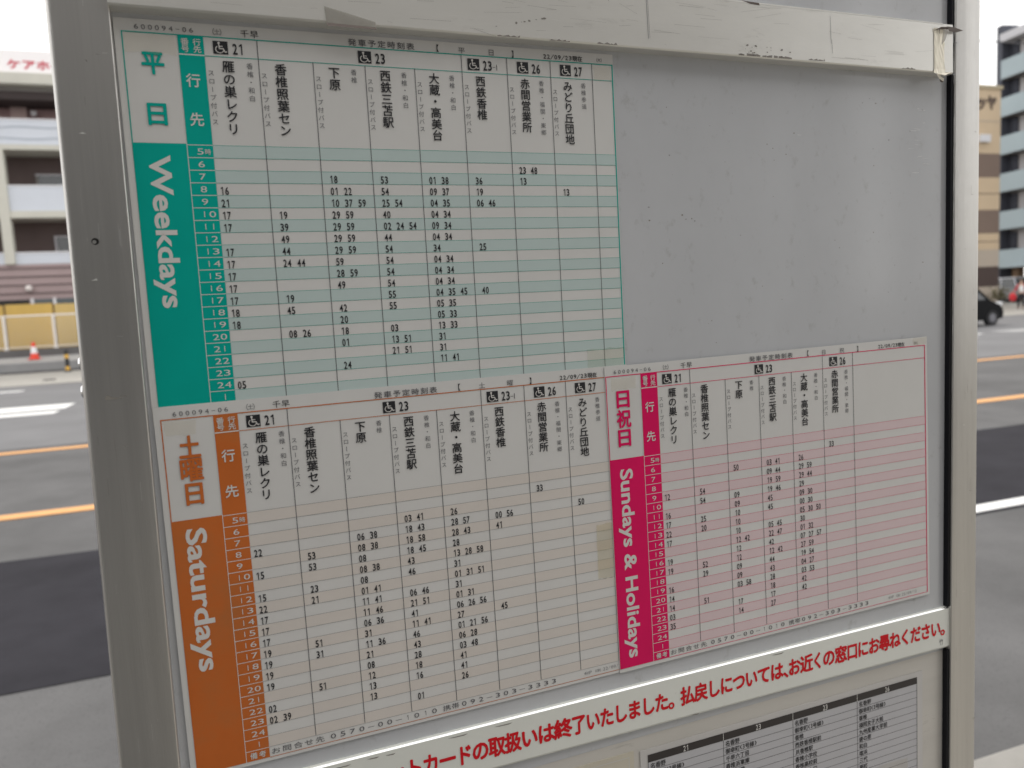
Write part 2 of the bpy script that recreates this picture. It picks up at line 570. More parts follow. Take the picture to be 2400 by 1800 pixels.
    # minutes
    for k, rows in enumerate(data):
        mn = BM()
        u = 0.1420 + 0.1027 * k + (c0 - 0.2302) * (1 if k else 0)
        for hour, mins in rows.items():
            v = R0 + (hour - 5) * RP + 0.0078
            for j, t_ in enumerate(mins.split()):
                sh.num(mn, t_, u + 0.0268 * j, v - 0.0003, 0.0084, 0.0150, ink, 0.008 if inkm is magenta else 0.016)
        mn.build('departure_minutes', root)
    for (a, b, c, d_, m) in tapes:
        tp = BM()
        n = 5
        top = [(a + (b - a) * i / n, c + rnd.uniform(-.002, .002)) for i in range(n + 1)]
        bot = [(a + (b - a) * i / n + rnd.uniform(-.002, .002), d_ + rnd.uniform(-.003, .003)) for i in range(n + 1)]
        for i in range(n):
            tp.poly([B(*sh.T(*pt), sh.z - 0.002) for pt in (top[i], bot[i], bot[i + 1], top[i + 1])], m)
        tp.build('tape_piece', root)
    return root

wk = [
    {8: '16', 9: '21', 10: '17', 11: '17', 13: '17', 14: '17', 15: '17', 16: '17', 17: '17', 18: '18', 19: '18', 24: '05'},
    {10: '19', 11: '39', 12: '49', 13: '44', 14: '24 44', 17: '19', 18: '45', 20: '08 26'},
    {7: '18', 8: '01 22', 9: '10 37 59', 10: '29 59', 11: '29 59', 12: '29 59', 13: '29 59', 14: '59', 15: '28 59', 16: '49', 18: '42', 19: '20', 20: '18', 21: '01', 23: '24'},
    {7: '53', 8: '54', 9: '25 54', 10: '40', 11: '02 24 54', 12: '44', 13: '54', 14: '54', 15: '54', 16: '54', 17: '55', 18: '55', 20: '03', 21: '13 51', 22: '21 51'},
    {7: '01 38', 8: '09 37', 9: '04 35', 10: '04 34', 11: '09 34', 12: '04 34', 13: '34', 14: '04 34', 15: '04 34', 16: '04 34', 17: '04 35 45', 18: '05 35', 19: '05 33', 20: '13 33', 21: '31', 22: '31', 23: '11 41'},
    {7: '36', 8: '19', 9: '06 46', 13: '25', 17: '40'},
    {6: '23 48', 7: '13'},
    {8: '13'}]
sa = [
    {8: '22', 10: '15', 12: '15', 13: '22', 14: '17', 15: '17', 16: '17', 17: '19', 18: '19', 19: '19', 20: '19', 22: '02', 23: '02 39'},
    {9: '53', 10: '53', 12: '23', 13: '21', 17: '51', 18: '31', 21: '51'},
    {8: '06 38', 9: '08 38', 10: '08', 11: '08 38', 12: '08', 13: '01 41', 14: '11 41', 15: '11 46', 16: '06 36', 17: '31', 18: '11 36', 19: '21', 20: '08', 21: '12', 22: '13', 23: '13'},
    {7: '03 41', 8: '18 43', 9: '18 58', 10: '18 45', 11: '43', 12: '46', 14: '06 46', 15: '21 51', 16: '41', 17: '11 41', 18: '46', 19: '43', 20: '28', 21: '18', 22: '16', 24: '01'},
    {7: '26', 8: '28 57', 9: '28 43', 10: '28', 11: '13 28 58', 12: '31', 13: '01 31 51', 14: '31', 15: '01 31', 16: '06 26 56', 17: '27', 18: '01 21 56', 19: '06 28', 20: '03 48', 21: '41', 22: '41', 23: '26'},
    {8: '00 56', 9: '41', 17: '45'},
    {6: '33'},
    {8: '50'}]
su = [
    {9: '12', 11: '16', 12: '17', 13: '22', 14: '17', 16: '19', 17: '19', 19: '16', 20: '14', 21: '14', 22: '03', 23: '35'},
    {9: '54', 10: '54', 12: '25', 13: '20', 17: '52', 18: '29', 21: '51'},
    {7: '50', 10: '09', 11: '09', 12: '10', 13: '10', 14: '10', 15: '12 42', 16: '12', 17: '12', 18: '09', 19: '09', 20: '03 58', 22: '17', 23: '14'},
    {7: '03 41', 8: '09 44', 9: '19 59', 10: '19 46', 11: '45', 12: '45', 14: '05 45', 15: '22 47', 16: '42', 17: '12 42', 18: '44', 19: '43', 20: '28', 21: '18', 22: '17', 23: '27'},
    {7: '26', 8: '29 59', 9: '29 44', 10: '29', 11: '09 30', 12: '00 30', 13: '05 30 50', 14: '30', 15: '01 32', 16: '07 27 57', 17: '27 59', 18: '19 54', 19: '04 27', 20: '03 53', 21: '42', 22: '42'},
    {6: '33'}]
R8 = [(0, 1, '21', 0), (1, 5, '23', 0), (5, 6, '23', 1), (6, 7, '26', 0), (7, 8, '27', 0)]
R6 = [(0, 1, '21', 0), (1, 5, '23', 0), (5, 6, '26', 0)]
C8 = ['gan', 'ter', 'shi', 'mit', 'oku', 'kas', 'aka', 'mid']
C6 = ['gan', 'ter', 'shi', 'mit', 'oku', 'aka']

timetable(Sheet(-0.94902, -0.71323, 0.00388, 0.0020, 1.0015), 'white bus timetable with teal Weekdays block and pale green bands, upper sheet', teal, tint_teal,
          '平日', [[(0.0330, 0.0735), (0.1245, 0.1648)], [(0.0268, 0.0657), (0.0290, 0.0622)]], 'Weekdays', (0.2184, 0.5014), (0.0245, 0.0600),
          C8, R8, [('平', 0.6440), ('日', 0.7100)], 0.2322, wk, (-0.0135, 1.004, -0.0245, 0.722),
          [(0.002, 0.088, 0.002, 0.036, tape_y), (0.905, 1.0, 0.640, 0.688, tape_g), (0.952, 0.996, 0.004, 0.034, tape_y)])
timetable(Sheet(-0.95085, 0.00103, -0.00092, -0.0002), 'white bus timetable with orange Saturdays block, lower left sheet below the teal one', orange, tint_orange,
          '土曜日', [[(0.0325, 0.0765), (0.0775, 0.1225), (0.1260, 0.1690)], [(0.0250, 0.0640), (0.0240, 0.0650), (0.0290, 0.0610)]], 'Saturdays', (0.2150, 0.5033), (0.0230, 0.0590),
          C8, R8, [('土', 0.6440), ('曜', 0.7100)], 0.2302, sa, (-0.0130, 1.006, -0.0265, 0.7185),
          [(0.003, 0.060, 0.003, 0.030, tape_y), (0.905, 0.947, 0.345, 0.478, tape_mat('yellow_tape', (0.66, 0.55, 0.27), 0.24))], right_frame=False)
timetable(Sheet(-0.00187, 0.00005, -0.0039, -0.0024, 1.0010), 'white bus timetable with crimson Sundays & Holidays block and pink bands, right sheet', magenta, tint_pink,
          '日祝日', [[(0.0345, 0.0755), (0.0790, 0.1230), (0.1270, 0.1680)], [(0.0240, 0.0590), (0.0220, 0.0610), (0.0240, 0.0580)]], 'Sundays & Holidays', (0.2218, 0.6875), (0.0250, 0.0575),
          C6, R6, [('日', 0.6440), ('祝', 0.7050)], 0.2290, su, (-0.0030, 1.011, -0.0245, 0.7195),
          [(0.012, 0.078, 0.003, 0.032, tape_y), (0.955, 1.008, -0.024, -0.004, tape_y)])

# ------------------------------------------------------------------ the notice board itself
PZ = 0.0050                                                   # face of the panel behind the sheets
board = thing('notice_board', B(0.05, 4.2, 0.03), 'grey metal bus stop notice board on two square aluminium posts', 'notice board')
b = BM()
b.slab(-0.99, 1.12, -1.55, 0.90, PZ, 0.075, panel_m)
for i in range(60):                                           # specks and scratches on the face
    x, y = rnd.uniform(0.12, 1.06), rnd.uniform(-0.69, -0.04)
    s_ = rnd.uniform(0.0008, 0.0026)
    b.poly([B(x + s_ * math.cos(a) * rnd.uniform(.5, 1.6), y + s_ * math.sin(a) * rnd.uniform(.4, 1), PZ - 0.0005) for a in [k * 1.047 for k in range(6)]], rnd.choice([dirt, ink_soft, ink_soft]))
for i in range(16):
    x, y = rnd.choice([(0.99, -0.57), (1.01, -0.62), (0.95, -0.54), (0.6, -0.6), (1.0, -0.5)])
    x += rnd.uniform(-.03, .03)
    y += rnd.uniform(-.03, .03)
    L = rnd.uniform(0.006, 0.03)
    b.poly([B(*p, PZ - 0.0005) for p in ((x, y), (x + L, y + rnd.uniform(-.001, .001)), (x + L, y + 0.0009), (x, y + 0.0009))], scratch_w)
b.build('back_panel', board)
b = BM()
b.slab(-0.99, 1.12, 0.8995, 2.25, PZ + 0.0012, 0.0745, panel_low)
b.build('lower_panel', board)

post_scr = mat('post_scratch', (0.40, 0.385, 0.36), rough=.5, metal=.5)
post_lit = mat('post_bright_scratch', (0.78, 0.77, 0.74), rough=.4, metal=.5)
def rrect(x0, x1, z0, z1, ra, rb, n=5):
    pts = []
    for cx, cz, a0, r in ((x1 - rb, z0 + rb, -90, rb), (x1 - rb, z1 - rb, 0, rb), (x0 + ra, z1 - ra, 90, ra), (x0 + ra, z0 + ra, 180, ra)):
        for i in range(n + 1):
            a = R(a0 + 90 * i / n)
            pts.append((cx + r * math.cos(a), cz + r * math.sin(a)))
    return pts
def post(xo, so, xi, si, zf, right):
    p = BM()
    rings = []
    for by in (-1.72, 4.02):
        a = S(xo + so * by, by, zf)[0]
        c = S(xi + si * by, by, zf)[0]
        x0, x1 = (c, a) if right else (a, c)
        rings.append([B(x, by, z) for x, z in rrect(x0, x1, zf, zf + 0.135, 0.0030 if right else 0.0125, 0.0060 if right else 0.0030)])
    p.loft(rings, alu)
    return p
lp = post(-1.0785, -0.0134, -0.9740, -0.0115, -0.017, False)
lp.build
pl = lp.build('post', board, smooth=True)
rp = post(1.2140, -0.0142, 1.1144, -0.0176, -0.015, True)
pr = rp.build('post', board, smooth=True)
for o in (pl, pr):
    md = o.modifiers.new('edge', 'EDGE_SPLIT')
    md.split_angle = R(35)
for pp, xo, so, xi, si, zf_ in ((pl, -1.0785, -.0134, -.9740, -.0115, -.0171), (pr, 1.1144, -.0176, 1.2140, -.0142, -.0151)):
    b = BM()
    for i in range(34):
        y = rnd.uniform(-0.85, 1.2)
        k = rnd.uniform(.16, .9)
        x = xo + so * y + (xi + si * y - xo - so * y) * k
        L = rnd.uniform(.004, .05)
        t = rnd.uniform(.0003, .0007)
        if rnd.random() < .3:
            pts = [(x, y), (x + rnd.uniform(.003, .012), y + rnd.uniform(-.004, .004)), (x + rnd.uniform(.003, .012), y + .0012), (x, y + .0010)]
        else:
            pts = [(x, y), (x + t, y), (x + t - .016 * L, y + L), (x - .016 * L, y + L)]
        b.poly([B(*S(px_, py_, zf_ - .0002)) for px_, py_ in pts], rnd.choice((post_scr, post_scr, post_lit)))
    b.build('rub_marks', pp)
# screw hole, scuff, bolts on the left post
b = BM()
cx, cy, cz = S(-1.029, -0.338, -0.0176)
ring = [B(cx + 0.0062 * math.cos(2 * math.pi * i / 16), cy + 0.0062 * math.sin(2 * math.pi * i / 16), cz) for i in range(16)]
b.poly(ring, black_m)
ring2 = [B(cx - 0.0015 + 0.0035 * math.cos(2 * math.pi * i / 10), cy + 0.001 + 0.0035 * math.sin(2 * math.pi * i / 10), cz - 0.0003) for i in range(10)]
b.poly(ring2, alu)
b.build('screw', pl)
b = BM()
cx, cy, cz = S(-1.031, -0.0505, -0.0174)
b.poly([B(cx + x, cy + y, cz) for x, y in ((-0.011, -0.001), (-0.006, -0.006), (0.004, -0.001), (0.014, 0.000), (0.019, 0.0015), (0.006, 0.003), (-0.008, 0.003))], dirt)
b.poly([B(cx + x, cy + y, cz) for x, y in ((0.014, -0.003), (0.024, -0.003), (0.027, -0.001), (0.016, -0.0015))], dirt)
cx, cy, cz = S(-0.985, -0.60, -0.0174)
b.poly([B(-1.012 + x, -0.655 + y, cz) for x, y in ((0, 0), (0.004, 0.003), (0.003, 0.005))], dirt)
b.build('scuff_mark', pl)
for by in (-0.118, -0.066):
    b = BM()
    x = S(-1.0785 - 0.0134 * by, by, -0.017)[0]
    p0, p1 = Vector(B(x + 0.004, by, 0.020)), Vector(B(x - 0.0028, by, 0.020))
    b.tube(p0, p1, 0.0030, chrome, 14)
    b.tube(p1, p1 + (p1 - p0).normalized() * 0.0012, 0.0046, chrome, 16, 0.0034)
    b.build('bolt', pl, smooth=False)
# gaskets: black channel between panel and right post, thin one at the left
b = BM()
xs = lambda by: S(1.1144 - 0.0176 * by, by, -0.015)[0]
for y0, y1 in ((-1.5, 0.765), (0.896, 2.2)):
    p = [B(x, y, z) for (x, y) in ((xs(y0) - 0.0085, y0), (xs(y0) - 0.0005, y0), (xs(y1) - 0.0005, y1), (xs(y1) - 0.0085, y1)) for z in (-0.0105, PZ - 0.0003)]
    b.add(p, [(0, 2, 4, 6), (1, 7, 5, 3), (0, 1, 3, 2), (2, 3, 5, 4), (4, 5, 7, 6), (6, 7, 1, 0)], rubber)
b.build('gasket', board)

bar_scr = mat('rail_scratch', (0.46, 0.45, 0.42), rough=.5, metal=.4)
bar_lit = mat('rail_bright_scratch', (0.86, 0.85, 0.82), rough=.4, metal=.3)
# rail above the sheets (worn silver channel)
DB = -0.030
b = BM()
def bar_ring(x):
    yb = -0.7535 + 0.0055 * x
    yt = -0.8835 + 0.0042 * x
    ybr = S(x, yb, DB)[1]
    ytr = S(x, yt, DB)[1]
    prof = [(ytr, PZ + 0.001), (ytr, DB + 0.0035), (ytr + 0.0015, DB), (ybr - 0.003, DB), (ybr, DB + 0.003), (ybr, PZ + 0.001)]
    return [B(S(x, 0, DB)[0] if False else x, y, z) for y, z in prof]
n = 24
b.loft([bar_ring(-0.9655 + (0.9655 + 1.082) * i / n) for i in range(n + 1)], bar_m)
rail = b.build('holder_rail', board)
b = BM()
for i in range(n):
    xa, xb = -0.9655 + 2.0475 * i / n, -0.9655 + 2.0475 * (i + 1) / n
    b.poly([B(*S(x, -0.8835 + 0.0042 * x + dy, DB - 0.0004)) for x, dy in ((xa, 0), (xb, 0), (xb, 0.0030), (xa, 0.0030))], edge_light)
b.build('bright_edge', rail)
b = BM()
def on_bar(x, y, z=0.0):
    q = S(x, y, DB - z)
    return B(*q)
def smear(pts, m, z=0.0006):
    b.poly([on_bar(x, y, z) for x, y in pts], m)
# worn spots and drips on the rail
for i in range(26):
    x = rnd.gauss(-0.16, 0.028) if i < 9 else rnd.gauss(0.46, 0.05)
    y = (-0.789 - 0.22 * (x + 0.16) if i < 9 else -0.772 + rnd.uniform(-.008, .012))
    s_ = rnd.uniform(0.0008, 0.0028)
    smear([(x + 1.6 * s_ * math.cos(a) * rnd.uniform(.4, 1.3), y + s_ * math.sin(a) * rnd.uniform(.4, 1.2)) for a in [k * 1.047 for k in range(6)]], dirt)
for x, w, y0, y1 in ((0.1495, 0.0012, -0.866, -0.775), (0.1535, 0.0008, -0.862, -0.776), (0.689, 0.0009, -0.868, -0.80), (0.693, 0.0009, -0.81, -0.776), (0.05, 0.0009, -0.872, -0.85)):
    smear([(x, y0), (x + w, y0), (x + w + 0.002, y1), (x + 0.002, y1)], ink_soft)
for i in range(14):
    x = 0.40 + i * 0.012 + rnd.uniform(-.004, .004)
    smear([(x, -0.7565 + rnd.uniform(-.004, 0)), (x + 0.012, -0.7565 + rnd.uniform(-.004, 0)), (x + 0.011, -0.7535), (x, -0.7535)], dirt, 0.0004)
for i in range(110):                                          # hairline scratches, mostly lengthwise
    x, y = rnd.uniform(-0.9, 1.04), rnd.uniform(-0.872, -0.765)
    L = rnd.uniform(0.01, 0.09) * rnd.choice((1, 1, .4))
    dy = rnd.uniform(-.004, .004) if rnd.random() < .8 else rnd.uniform(-.02, .02)
    t = rnd.uniform(0.0003, 0.0006)
    smear([(x, y), (x + L, y + dy), (x + L, y + dy + t), (x, y + t)], rnd.choice((bar_scr, bar_scr, bar_lit)), 0.0003)
for x, y in ((-0.22, -0.757), (-0.10, -0.756), (0.02, -0.757), (0.62, -0.757), (0.93, -0.753)):
    smear([(x + .05 * k / 7 + rnd.uniform(-.004, .004), y + (rnd.uniform(-.004, 0) if k % 2 else .001)) for k in range(8)] + [(x + .05, y + .0022), (x, y + .0022)], dirt, 0.0004)
# rust at the upper edge
smear([(0.415, -0.8825), (0.468, -0.8810), (0.470, -0.8755), (0.445, -0.8770), (0.43, -0.8800)], tape_dark)
b.build('wear_marks', rail)
# torn clear tape on the rail
b = BM()
T = [(-0.5835, -0.7870), (-0.53, -0.775), (-0.4835, -0.7640), (-0.4820, -0.7530), (-0.5815, -0.7550)]
b.poly([on_bar(x, y, 0.0012) for x, y in T], tape_clear)
b.poly([on_bar(x, y, z) for x, y, z in ((-0.5815, -0.7560, 0.0014), (-0.4820, -0.7535, 0.0014), (-0.4830, -0.7495, 0.006), (-0.5800, -0.7500, 0.006))], tape_dark)
b.build('torn_tape', rail)
# crumpled cream tape over the right end of the rail, flaps curling onto the post
b = BM()
nx, ny = 7, 9
gx = [1.0485 + (1.0890 - 1.0485) * i / nx for i in range(nx + 1)]
grid = []
for i in range(nx + 1):
    for j in range(ny + 1):
        y = -0.8650 + (0.8650 - 0.7440) * j / ny
        z = 0.0012 + (rnd.uniform(0, 0.0004) if 0 < i else 0) + (0.002 if j in (0, ny) else 0)
        x = gx[i] + (rnd.uniform(-.004, .006) if i == nx else 0)
        grid.append(on_bar(x, y + (rnd.uniform(-.003, .006) if j == ny else 0), z))
b.add(grid, [(i * (ny + 1) + j, i * (ny + 1) + j + 1, (i + 1) * (ny + 1) + j + 1, (i + 1) * (ny + 1) + j) for i in range(nx) for j in range(ny)], tape_cream)
def flap(pts, m):
    b.poly([on_bar(x, y, z) for x, y, z in pts], m)
flap([(1.0485, -0.8570, 0.003), (1.075, -0.8690, 0.008), (1.110, -0.8720, 0.012), (1.100, -0.8640, 0.010), (1.070, -0.8630, 0.006)], tape_dark)
flap([(1.098, -0.8720, 0.012), (1.125, -0.8715, 0.010), (1.1590, -0.8655, 0.004), (1.130, -0.8580, 0.006), (1.104, -0.8600, 0.010)], tape_dark)
flap([(1.083, -0.8640, 0.009), (1.103, -0.8640, 0.012), (1.090, -0.8350, 0.010), (1.076, -0.8220, 0.006)], tape_clear)
flap([(1.066, -0.8640, 0.006), (1.071, -0.8640, 0.006), (1.0695, -0.8480, 0.005)], tape_dark)
flap([(1.052, -0.7490, 0.003), (1.064, -0.7420, 0.006), (1.085, -0.7330, 0.012), (1.0830, -0.7250, 0.012), (1.068, -0.7310, 0.008)], tape_cream)
flap([(1.062, -0.7450, 0.004), (1.090, -0.7420, 0.010), (1.111, -0.7510, 0.010), (1.095, -0.7480, 0.006)], tape_cream)
flap([(1.068, -0.7310, 0.007), (1.083, -0.7260, 0.010), (1.079, -0.7220, 0.010), (1.070, -0.7240, 0.008)], tape_dark)
b.build('peeling_tape', rail)
b = BM()
zf = -0.0158
for x0, x1, y0, y1 in ((1.118, 1.121, -0.86, -0.83), (1.127, 1.129, -0.855, -0.79), (1.118, 1.136, -0.832, -0.830), (1.120, 1.126, -0.805, -0.803), (1.119, 1.128, -0.748, -0.744), (1.122, 1.1235, -0.79, -0.72), (1.118, 1.138, -0.728, -0.7275)):
    b.poly([B(*S(x, y, zf)) for x, y in ((x0, y0), (x0, y1), (x1, y1), (x1, y0))], ink_soft)
b.build('glue_residue', pr)
# top cap and bottom rail of the frame
b = BM()
b.slab(-1.02, 1.16, -1.62, -1.545, -0.010, 0.10, alu)
b.build('top_rail', board, bevel=0.002)
b = BM()
b.slab(-1.03, 1.12, 2.245, 2.33, -0.010, 0.10, alu)
b.build('bottom_rail', board, bevel=0.002)

# ------------------------------------------------------------------ notice strip
DS = -0.0085
strip = thing('notice_strip', B(0.05, 0.82, 0), 'long white notice strip with red Japanese lettering under the timetables', 'sign')
b = BM()
def strip_ring(x):
    yt = 0.7602 + 0.0066 * x
    yb = 0.8795 + 0.0140 * x
    ytr = yt
    ybr = S(x, yb, DS)[1]
    prof = [(ytr, PZ - 0.0002), (ytr, DS + 0.0037), (ytr + 0.0030, DS), (ybr - 0.006, DS), (ybr - 0.0015, DS + 0.0022), (ybr, DS + 0.006), (ybr, PZ - 0.0002)]
    return [B(x, y, z) for y, z in prof]
n = 20
b.loft([strip_ring(-0.972 + (0.972 + 1.097) * i / n) for i in range(n + 1)], strip_white)
b.build('plate', strip)
b = BM()
for i in range(n):
    xa, xb = -0.972 + 2.069 * i / n, -0.972 + 2.069 * (i + 1) / n
    b.poly([B(x, 0.7602 + 0.0066 * x + dy - 0.0003, z - 0.0003) for x, dy, z in ((xa, 0, DS + 0.0037), (xb, 0, DS + 0.0037), (xb, 0.0030, DS), (xa, 0.0030, DS))], strip_edge)
b.build('bright_edge', strip)
b = BM()
ANCH = [(0, -0.538), (1, -0.500), (2, -0.463), (3, -0.422), (4, -0.385), (5, -0.345), (7, -0.266), (9, -0.1815), (10, -0.136), (14, 0.0145), (17, 0.1310), (18, 0.1665), (19, 0.2080), (24, 0.4030), (25, 0.4450), (26, 0.4870), (27, 0.5040), (28, 0.5440), (29, 0.5860), (30, 0.6210), (31, 0.6630), (32, 0.7050), (33, 0.7440), (41, 1.0580), (42, 1.0800)]
def ax(i):
    for (a, xa), (c, xc) in zip(ANCH[:-1], ANCH[1:]):
        if a <= i <= c:
            return xa + (xc - xa) * (i - a) / (c - a)
    return ANCH[0][1] + (i - ANCH[0][0]) * 0.0375
MSG = 'トカードの取扱いは終了いたしました。払戻しについては、お近くの窓口にお尋ねください。'
for i, ch in list(enumerate(MSG)) + [(-1, 'ッ'), (-2, 'ッ')][:1]:
    xa = ax(i)
    xb = ax(i + 1) if i >= 0 else xa + 0.0375
    w = 0.0420
    yc = 0.8225 + 0.0055 * xa
    if ch in '。、':
        g = glyph(ch, 0.026)
        fn = lambda gx, gy: (xa + (gx - 0.04) * 0.052, yc - (gy - 0.40) * 0.052)
    else:
        g = glyph(ch, 0.042)
        fn = lambda gx, gy: ((xa + xb) / 2 + (gx - 0.5) * (xb - xa) * 1.07, yc - (gy - 0.38) * 0.0500)
    n_ = g[2] if len(g) > 2 else len(g[0])
    b.add([B(*S(*fn(gx, gy), DS - 0.0004 - 0.00007 * (q // n_))) for q, (gx, gy) in enumerate(g[0])], g[1], red_ink)
g = glyph('竹', 0.0)
b.add([B(*S(1.0600 + (gx - 0.5) * 0.017, 0.8720 - (gy - 0.38) * 0.020, DS - 0.0004)) for gx, gy in g[0]], g[1], ink_grey)
for x, y in ((-0.70, 0.772), (-0.62, 0.771), (-0.58, 0.773), (-0.44, 0.772), (-0.33, 0.7735), (0.45, 0.777), (0.195, 0.878)):     # grime along the edge
    L = rnd.uniform(0.015, 0.05)
    b.poly([B(*S(px, py, DS - 0.0003)) for px, py in ((x, y), (x + L, y + 0.0005), (x + L * 0.8, y + 0.0030), (x + L * 0.3, y + 0.0022))], dirt)
b.build('lettering', strip)

# ------------------------------------------------------------------ sheets under the strip
low = thing('route_list_sheet', B(0.52, 1.2, 0.0), 'white route list sheet with black header band under the notice strip', 'timetable')
rs = Sheet(0.0672, 0.9515, 0.0083, 0.0035)
b = BM()
b.slab(-0.0210, 0.9215, -0.0150, 0.62, rs.z, rs.z + 0.0015, paper_low, rs.T)
b.build('paper', low)
b = BM()
LW = 0.2247
sub = [(0, 'l'), (1, 'l'), (2, 'l'), (3, 'l')]
rs.rect(b, 0.0, 0.8990, 0.0200, 0.60, paper_cool, 0.0004)
RPL = 0.0208
for i in range(1, 27):
    rs.rect(b, 0.0, 0.8990, 0.0200 + i * RPL - 0.0006, 0.0200 + i * RPL + 0.0006, ink_grey, 0.0007)
for k in range(5):
    rs.rect(b, LW * k - 0.0008, LW * k + 0.0008, 0.0, 0.60, ink_grey, 0.0008)
b.build('ruled_table', low)
b = BM()
rs.rect(b, 0.0, 0.8990, 0.0, 0.0200, mat('header_black', (0.028, 0.022, 0.022), rough=0.4), 0.0009)
for k in range(1, 4):
    rs.rect(b, LW * k - 0.0007, LW * k + 0.0007, 0.0, 0.0200, white_ink, 0.0011)
for k, t_ in enumerate(('21', '23', '23', '26')):
    rs.num(b, t_, LW * k + 0.1020, 0.0030, 0.0088, 0.0150, white_ink, 0.012)
b.build('header_band', low)
b = BM()
STOPS = [['名香野', '御幸町(3号線)', '香椎', '西鉄香椎駅前'],
         ['名香野', '御幸町(3号線)', '千早六丁目', '香椎浜車庫', '香椎照葉', '香椎花園前', '三苫'],
         ['名香野', '御幸町(3号線)', '香椎', '西鉄香椎駅前', 'JR香椎駅', '香椎小学校', '香椎高校前', '香椎台入口', '下原', '和白'],
         ['名香野', '御幸町(3号線)', '香椎', '福岡女子大前', '九州産業大学前', '唐の原', '和白', '塩浜', '三代', '原町', '古賀', '福間']]
for k, lst in enumerate(STOPS):
    for i, st in enumerate(lst):
        u = LW * k + 0.0055
        v = 0.0200 + i * RPL + RPL * 0.52
        for ch in st:
            w = 0.0080 if ord(ch) < 256 else 0.0150
            if ord(ch) < 256:
                rs.fit(b, ch, u + 0.001, v - 0.0062, u + w - 0.001, v + 0.0062, ink, 0.01)
            else:
                rs.cell(b, ch, u + w / 2, v, w, 0.0160, ink, 0.01)
            u += w
b.build('stop_names', low)
b = BM()
b.poly([B(*rs.T(u, v), rs.z - 0.0018) for u, v in ((0.655, 0.245), (0.70, 0.236), (0.79, 0.232), (0.86, 0.236), (0.865, 0.33), (0.66, 0.34))], tape_y)
b.build('tape_piece', low)
lo2 = thing('cream_sheet', B(-0.4, 1.2, 0.0), 'plain cream coloured sheet at the foot of the picture, left of the route list', 'sheet')
c2 = Sheet(0.0285, 0.9312, 0.010, 0.0040)
b = BM()
b.slab(-0.86, 0.0, 0.0, 0.60, c2.z, c2.z + 0.0015, paper_cream, c2.T)
b.build('paper', lo2)
b = BM()
c2.rect(b, -0.86, -0.014, 0.012, 0.0135, paper, 0.0005)
c2.rect(b, -0.0148, -0.0135, 0.012, 0.60, paper, 0.0005)
b.build('border_line', lo2)

# ------------------------------------------------------------------ ground, road, pavements
def flat(name, x0, x1, y0, y1, z, m, kind='structure'):
    b = MB()
    b.poly([(x0, y0, z), (x1, y0, z), (x1, y1, z), (x0, y1, z)], m)
    return tag(b.build(name), kind=kind)
asphalt = mat('asphalt', (0.128, 0.127, 0.128), rough=0.95, spec=0.15, noise=(0.8, 0.22), bump=(55, 0.9), stains=(75, 0.56, 0.66, (0.075, 0.075, 0.078)))
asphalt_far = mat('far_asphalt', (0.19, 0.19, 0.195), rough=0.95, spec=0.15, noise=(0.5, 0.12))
patch_m = mat('new_asphalt', (0.033, 0.032, 0.038), rough=0.95, spec=0.12, noise=(1.6, 0.22), bump=(60, 0.5))
white_p = mat('white_road_paint', (0.78, 0.78, 0.77), rough=0.7, noise=(6, 0.05))
orange_p = mat('orange_road_paint', (0.70, 0.36, 0.135), rough=0.7, noise=(6, 0.06))
conc = mat('pavement_concrete', (0.26, 0.245, 0.22), rough=0.9, noise=(5, 0.10), bump=(40, 0.4), stains=(55, 0.60, 0.66, (0.26, 0.25, 0.23)))
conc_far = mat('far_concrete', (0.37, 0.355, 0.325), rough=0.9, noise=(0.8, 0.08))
kerb_m = mat('kerb_stone', (0.29, 0.28, 0.26), rough=0.9, noise=(9, 0.10))
flat('ground', -600, 600, -600, 600, -0.02, mat('ground_earth', (0.20, 0.195, 0.18), rough=0.95, noise=(0.2, 0.1)))
flat('road', -300, 300, 1.05, 26.0, 0.0, asphalt)
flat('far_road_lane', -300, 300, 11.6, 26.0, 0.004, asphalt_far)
b = MB()
random.seed(5)
N = 160
top = [(-60 + 120 * i / N, 5.55 + rnd.uniform(-.02, .02)) for i in range(N + 1)]
bot = [(-60 + 120 * i / N, 3.25 + rnd.uniform(-.012, .012)) for i in range(N + 1)]
for i in range(N):
    b.poly([(*bot[i], .004), (*bot[i + 1], .004), (*top[i + 1], .004), (*top[i], .004)], patch_m)
tag(b.build('road_patch'), kind='structure')
b = MB()
for y in (7.05, 11.2):
    b.box(-120, 120, y - 0.10, y + 0.10, 0.002, 0.009, orange_p)
tag(b.build('road_marking'), kind='structure')
b = MB()
b.box(1.6, 120, 3.29, 3.42, 0.002, 0.009, white_p)
b.box(23, 120, 17.1, 18.1, 0.002, 0.006, mat('faded_road_paint', (0.36, 0.36, 0.36), rough=.9, noise=(3, .1)))
for k in range(-6, 3):
    x = -4.0 + k * 13.0
    b.box(x - 8.0, x - (0 if k != 2 else 0.15), 17.35, 18.45, 0.002, 0.010, white_p)
    b.box(x - 8.0, x - (0 if k != 2 else 1.5), 16.4, 16.95, 0.002, 0.010, white_p)
b.box(-40, -6.3, 23.65, 24.0, 0.002, 0.010, white_p)
tag(b.build('road_marking'), kind='structure')
b = MB()
b.box(-300, 300, 0.86, 1.10, -0.01, 0.12, kerb_m)
tag(b.build('kerb', bevel=0.015), kind='structure')
b = MB()
b.box(-300, 300, 0.25, 0.857, -0.01, 0.118, conc)
tag(b.build('pavement'), kind='structure')
b = MB()
b.box(-300, 0.35, -12, 0.247, -0.01, 0.117, mat('pavement_dark_bounce', (0.11, 0.108, 0.103), rough=.95, spec=.2, noise=(1.5, .12), bump=(60, .6)))  # unseen paving, made dark on this side to darken the left post's reflection
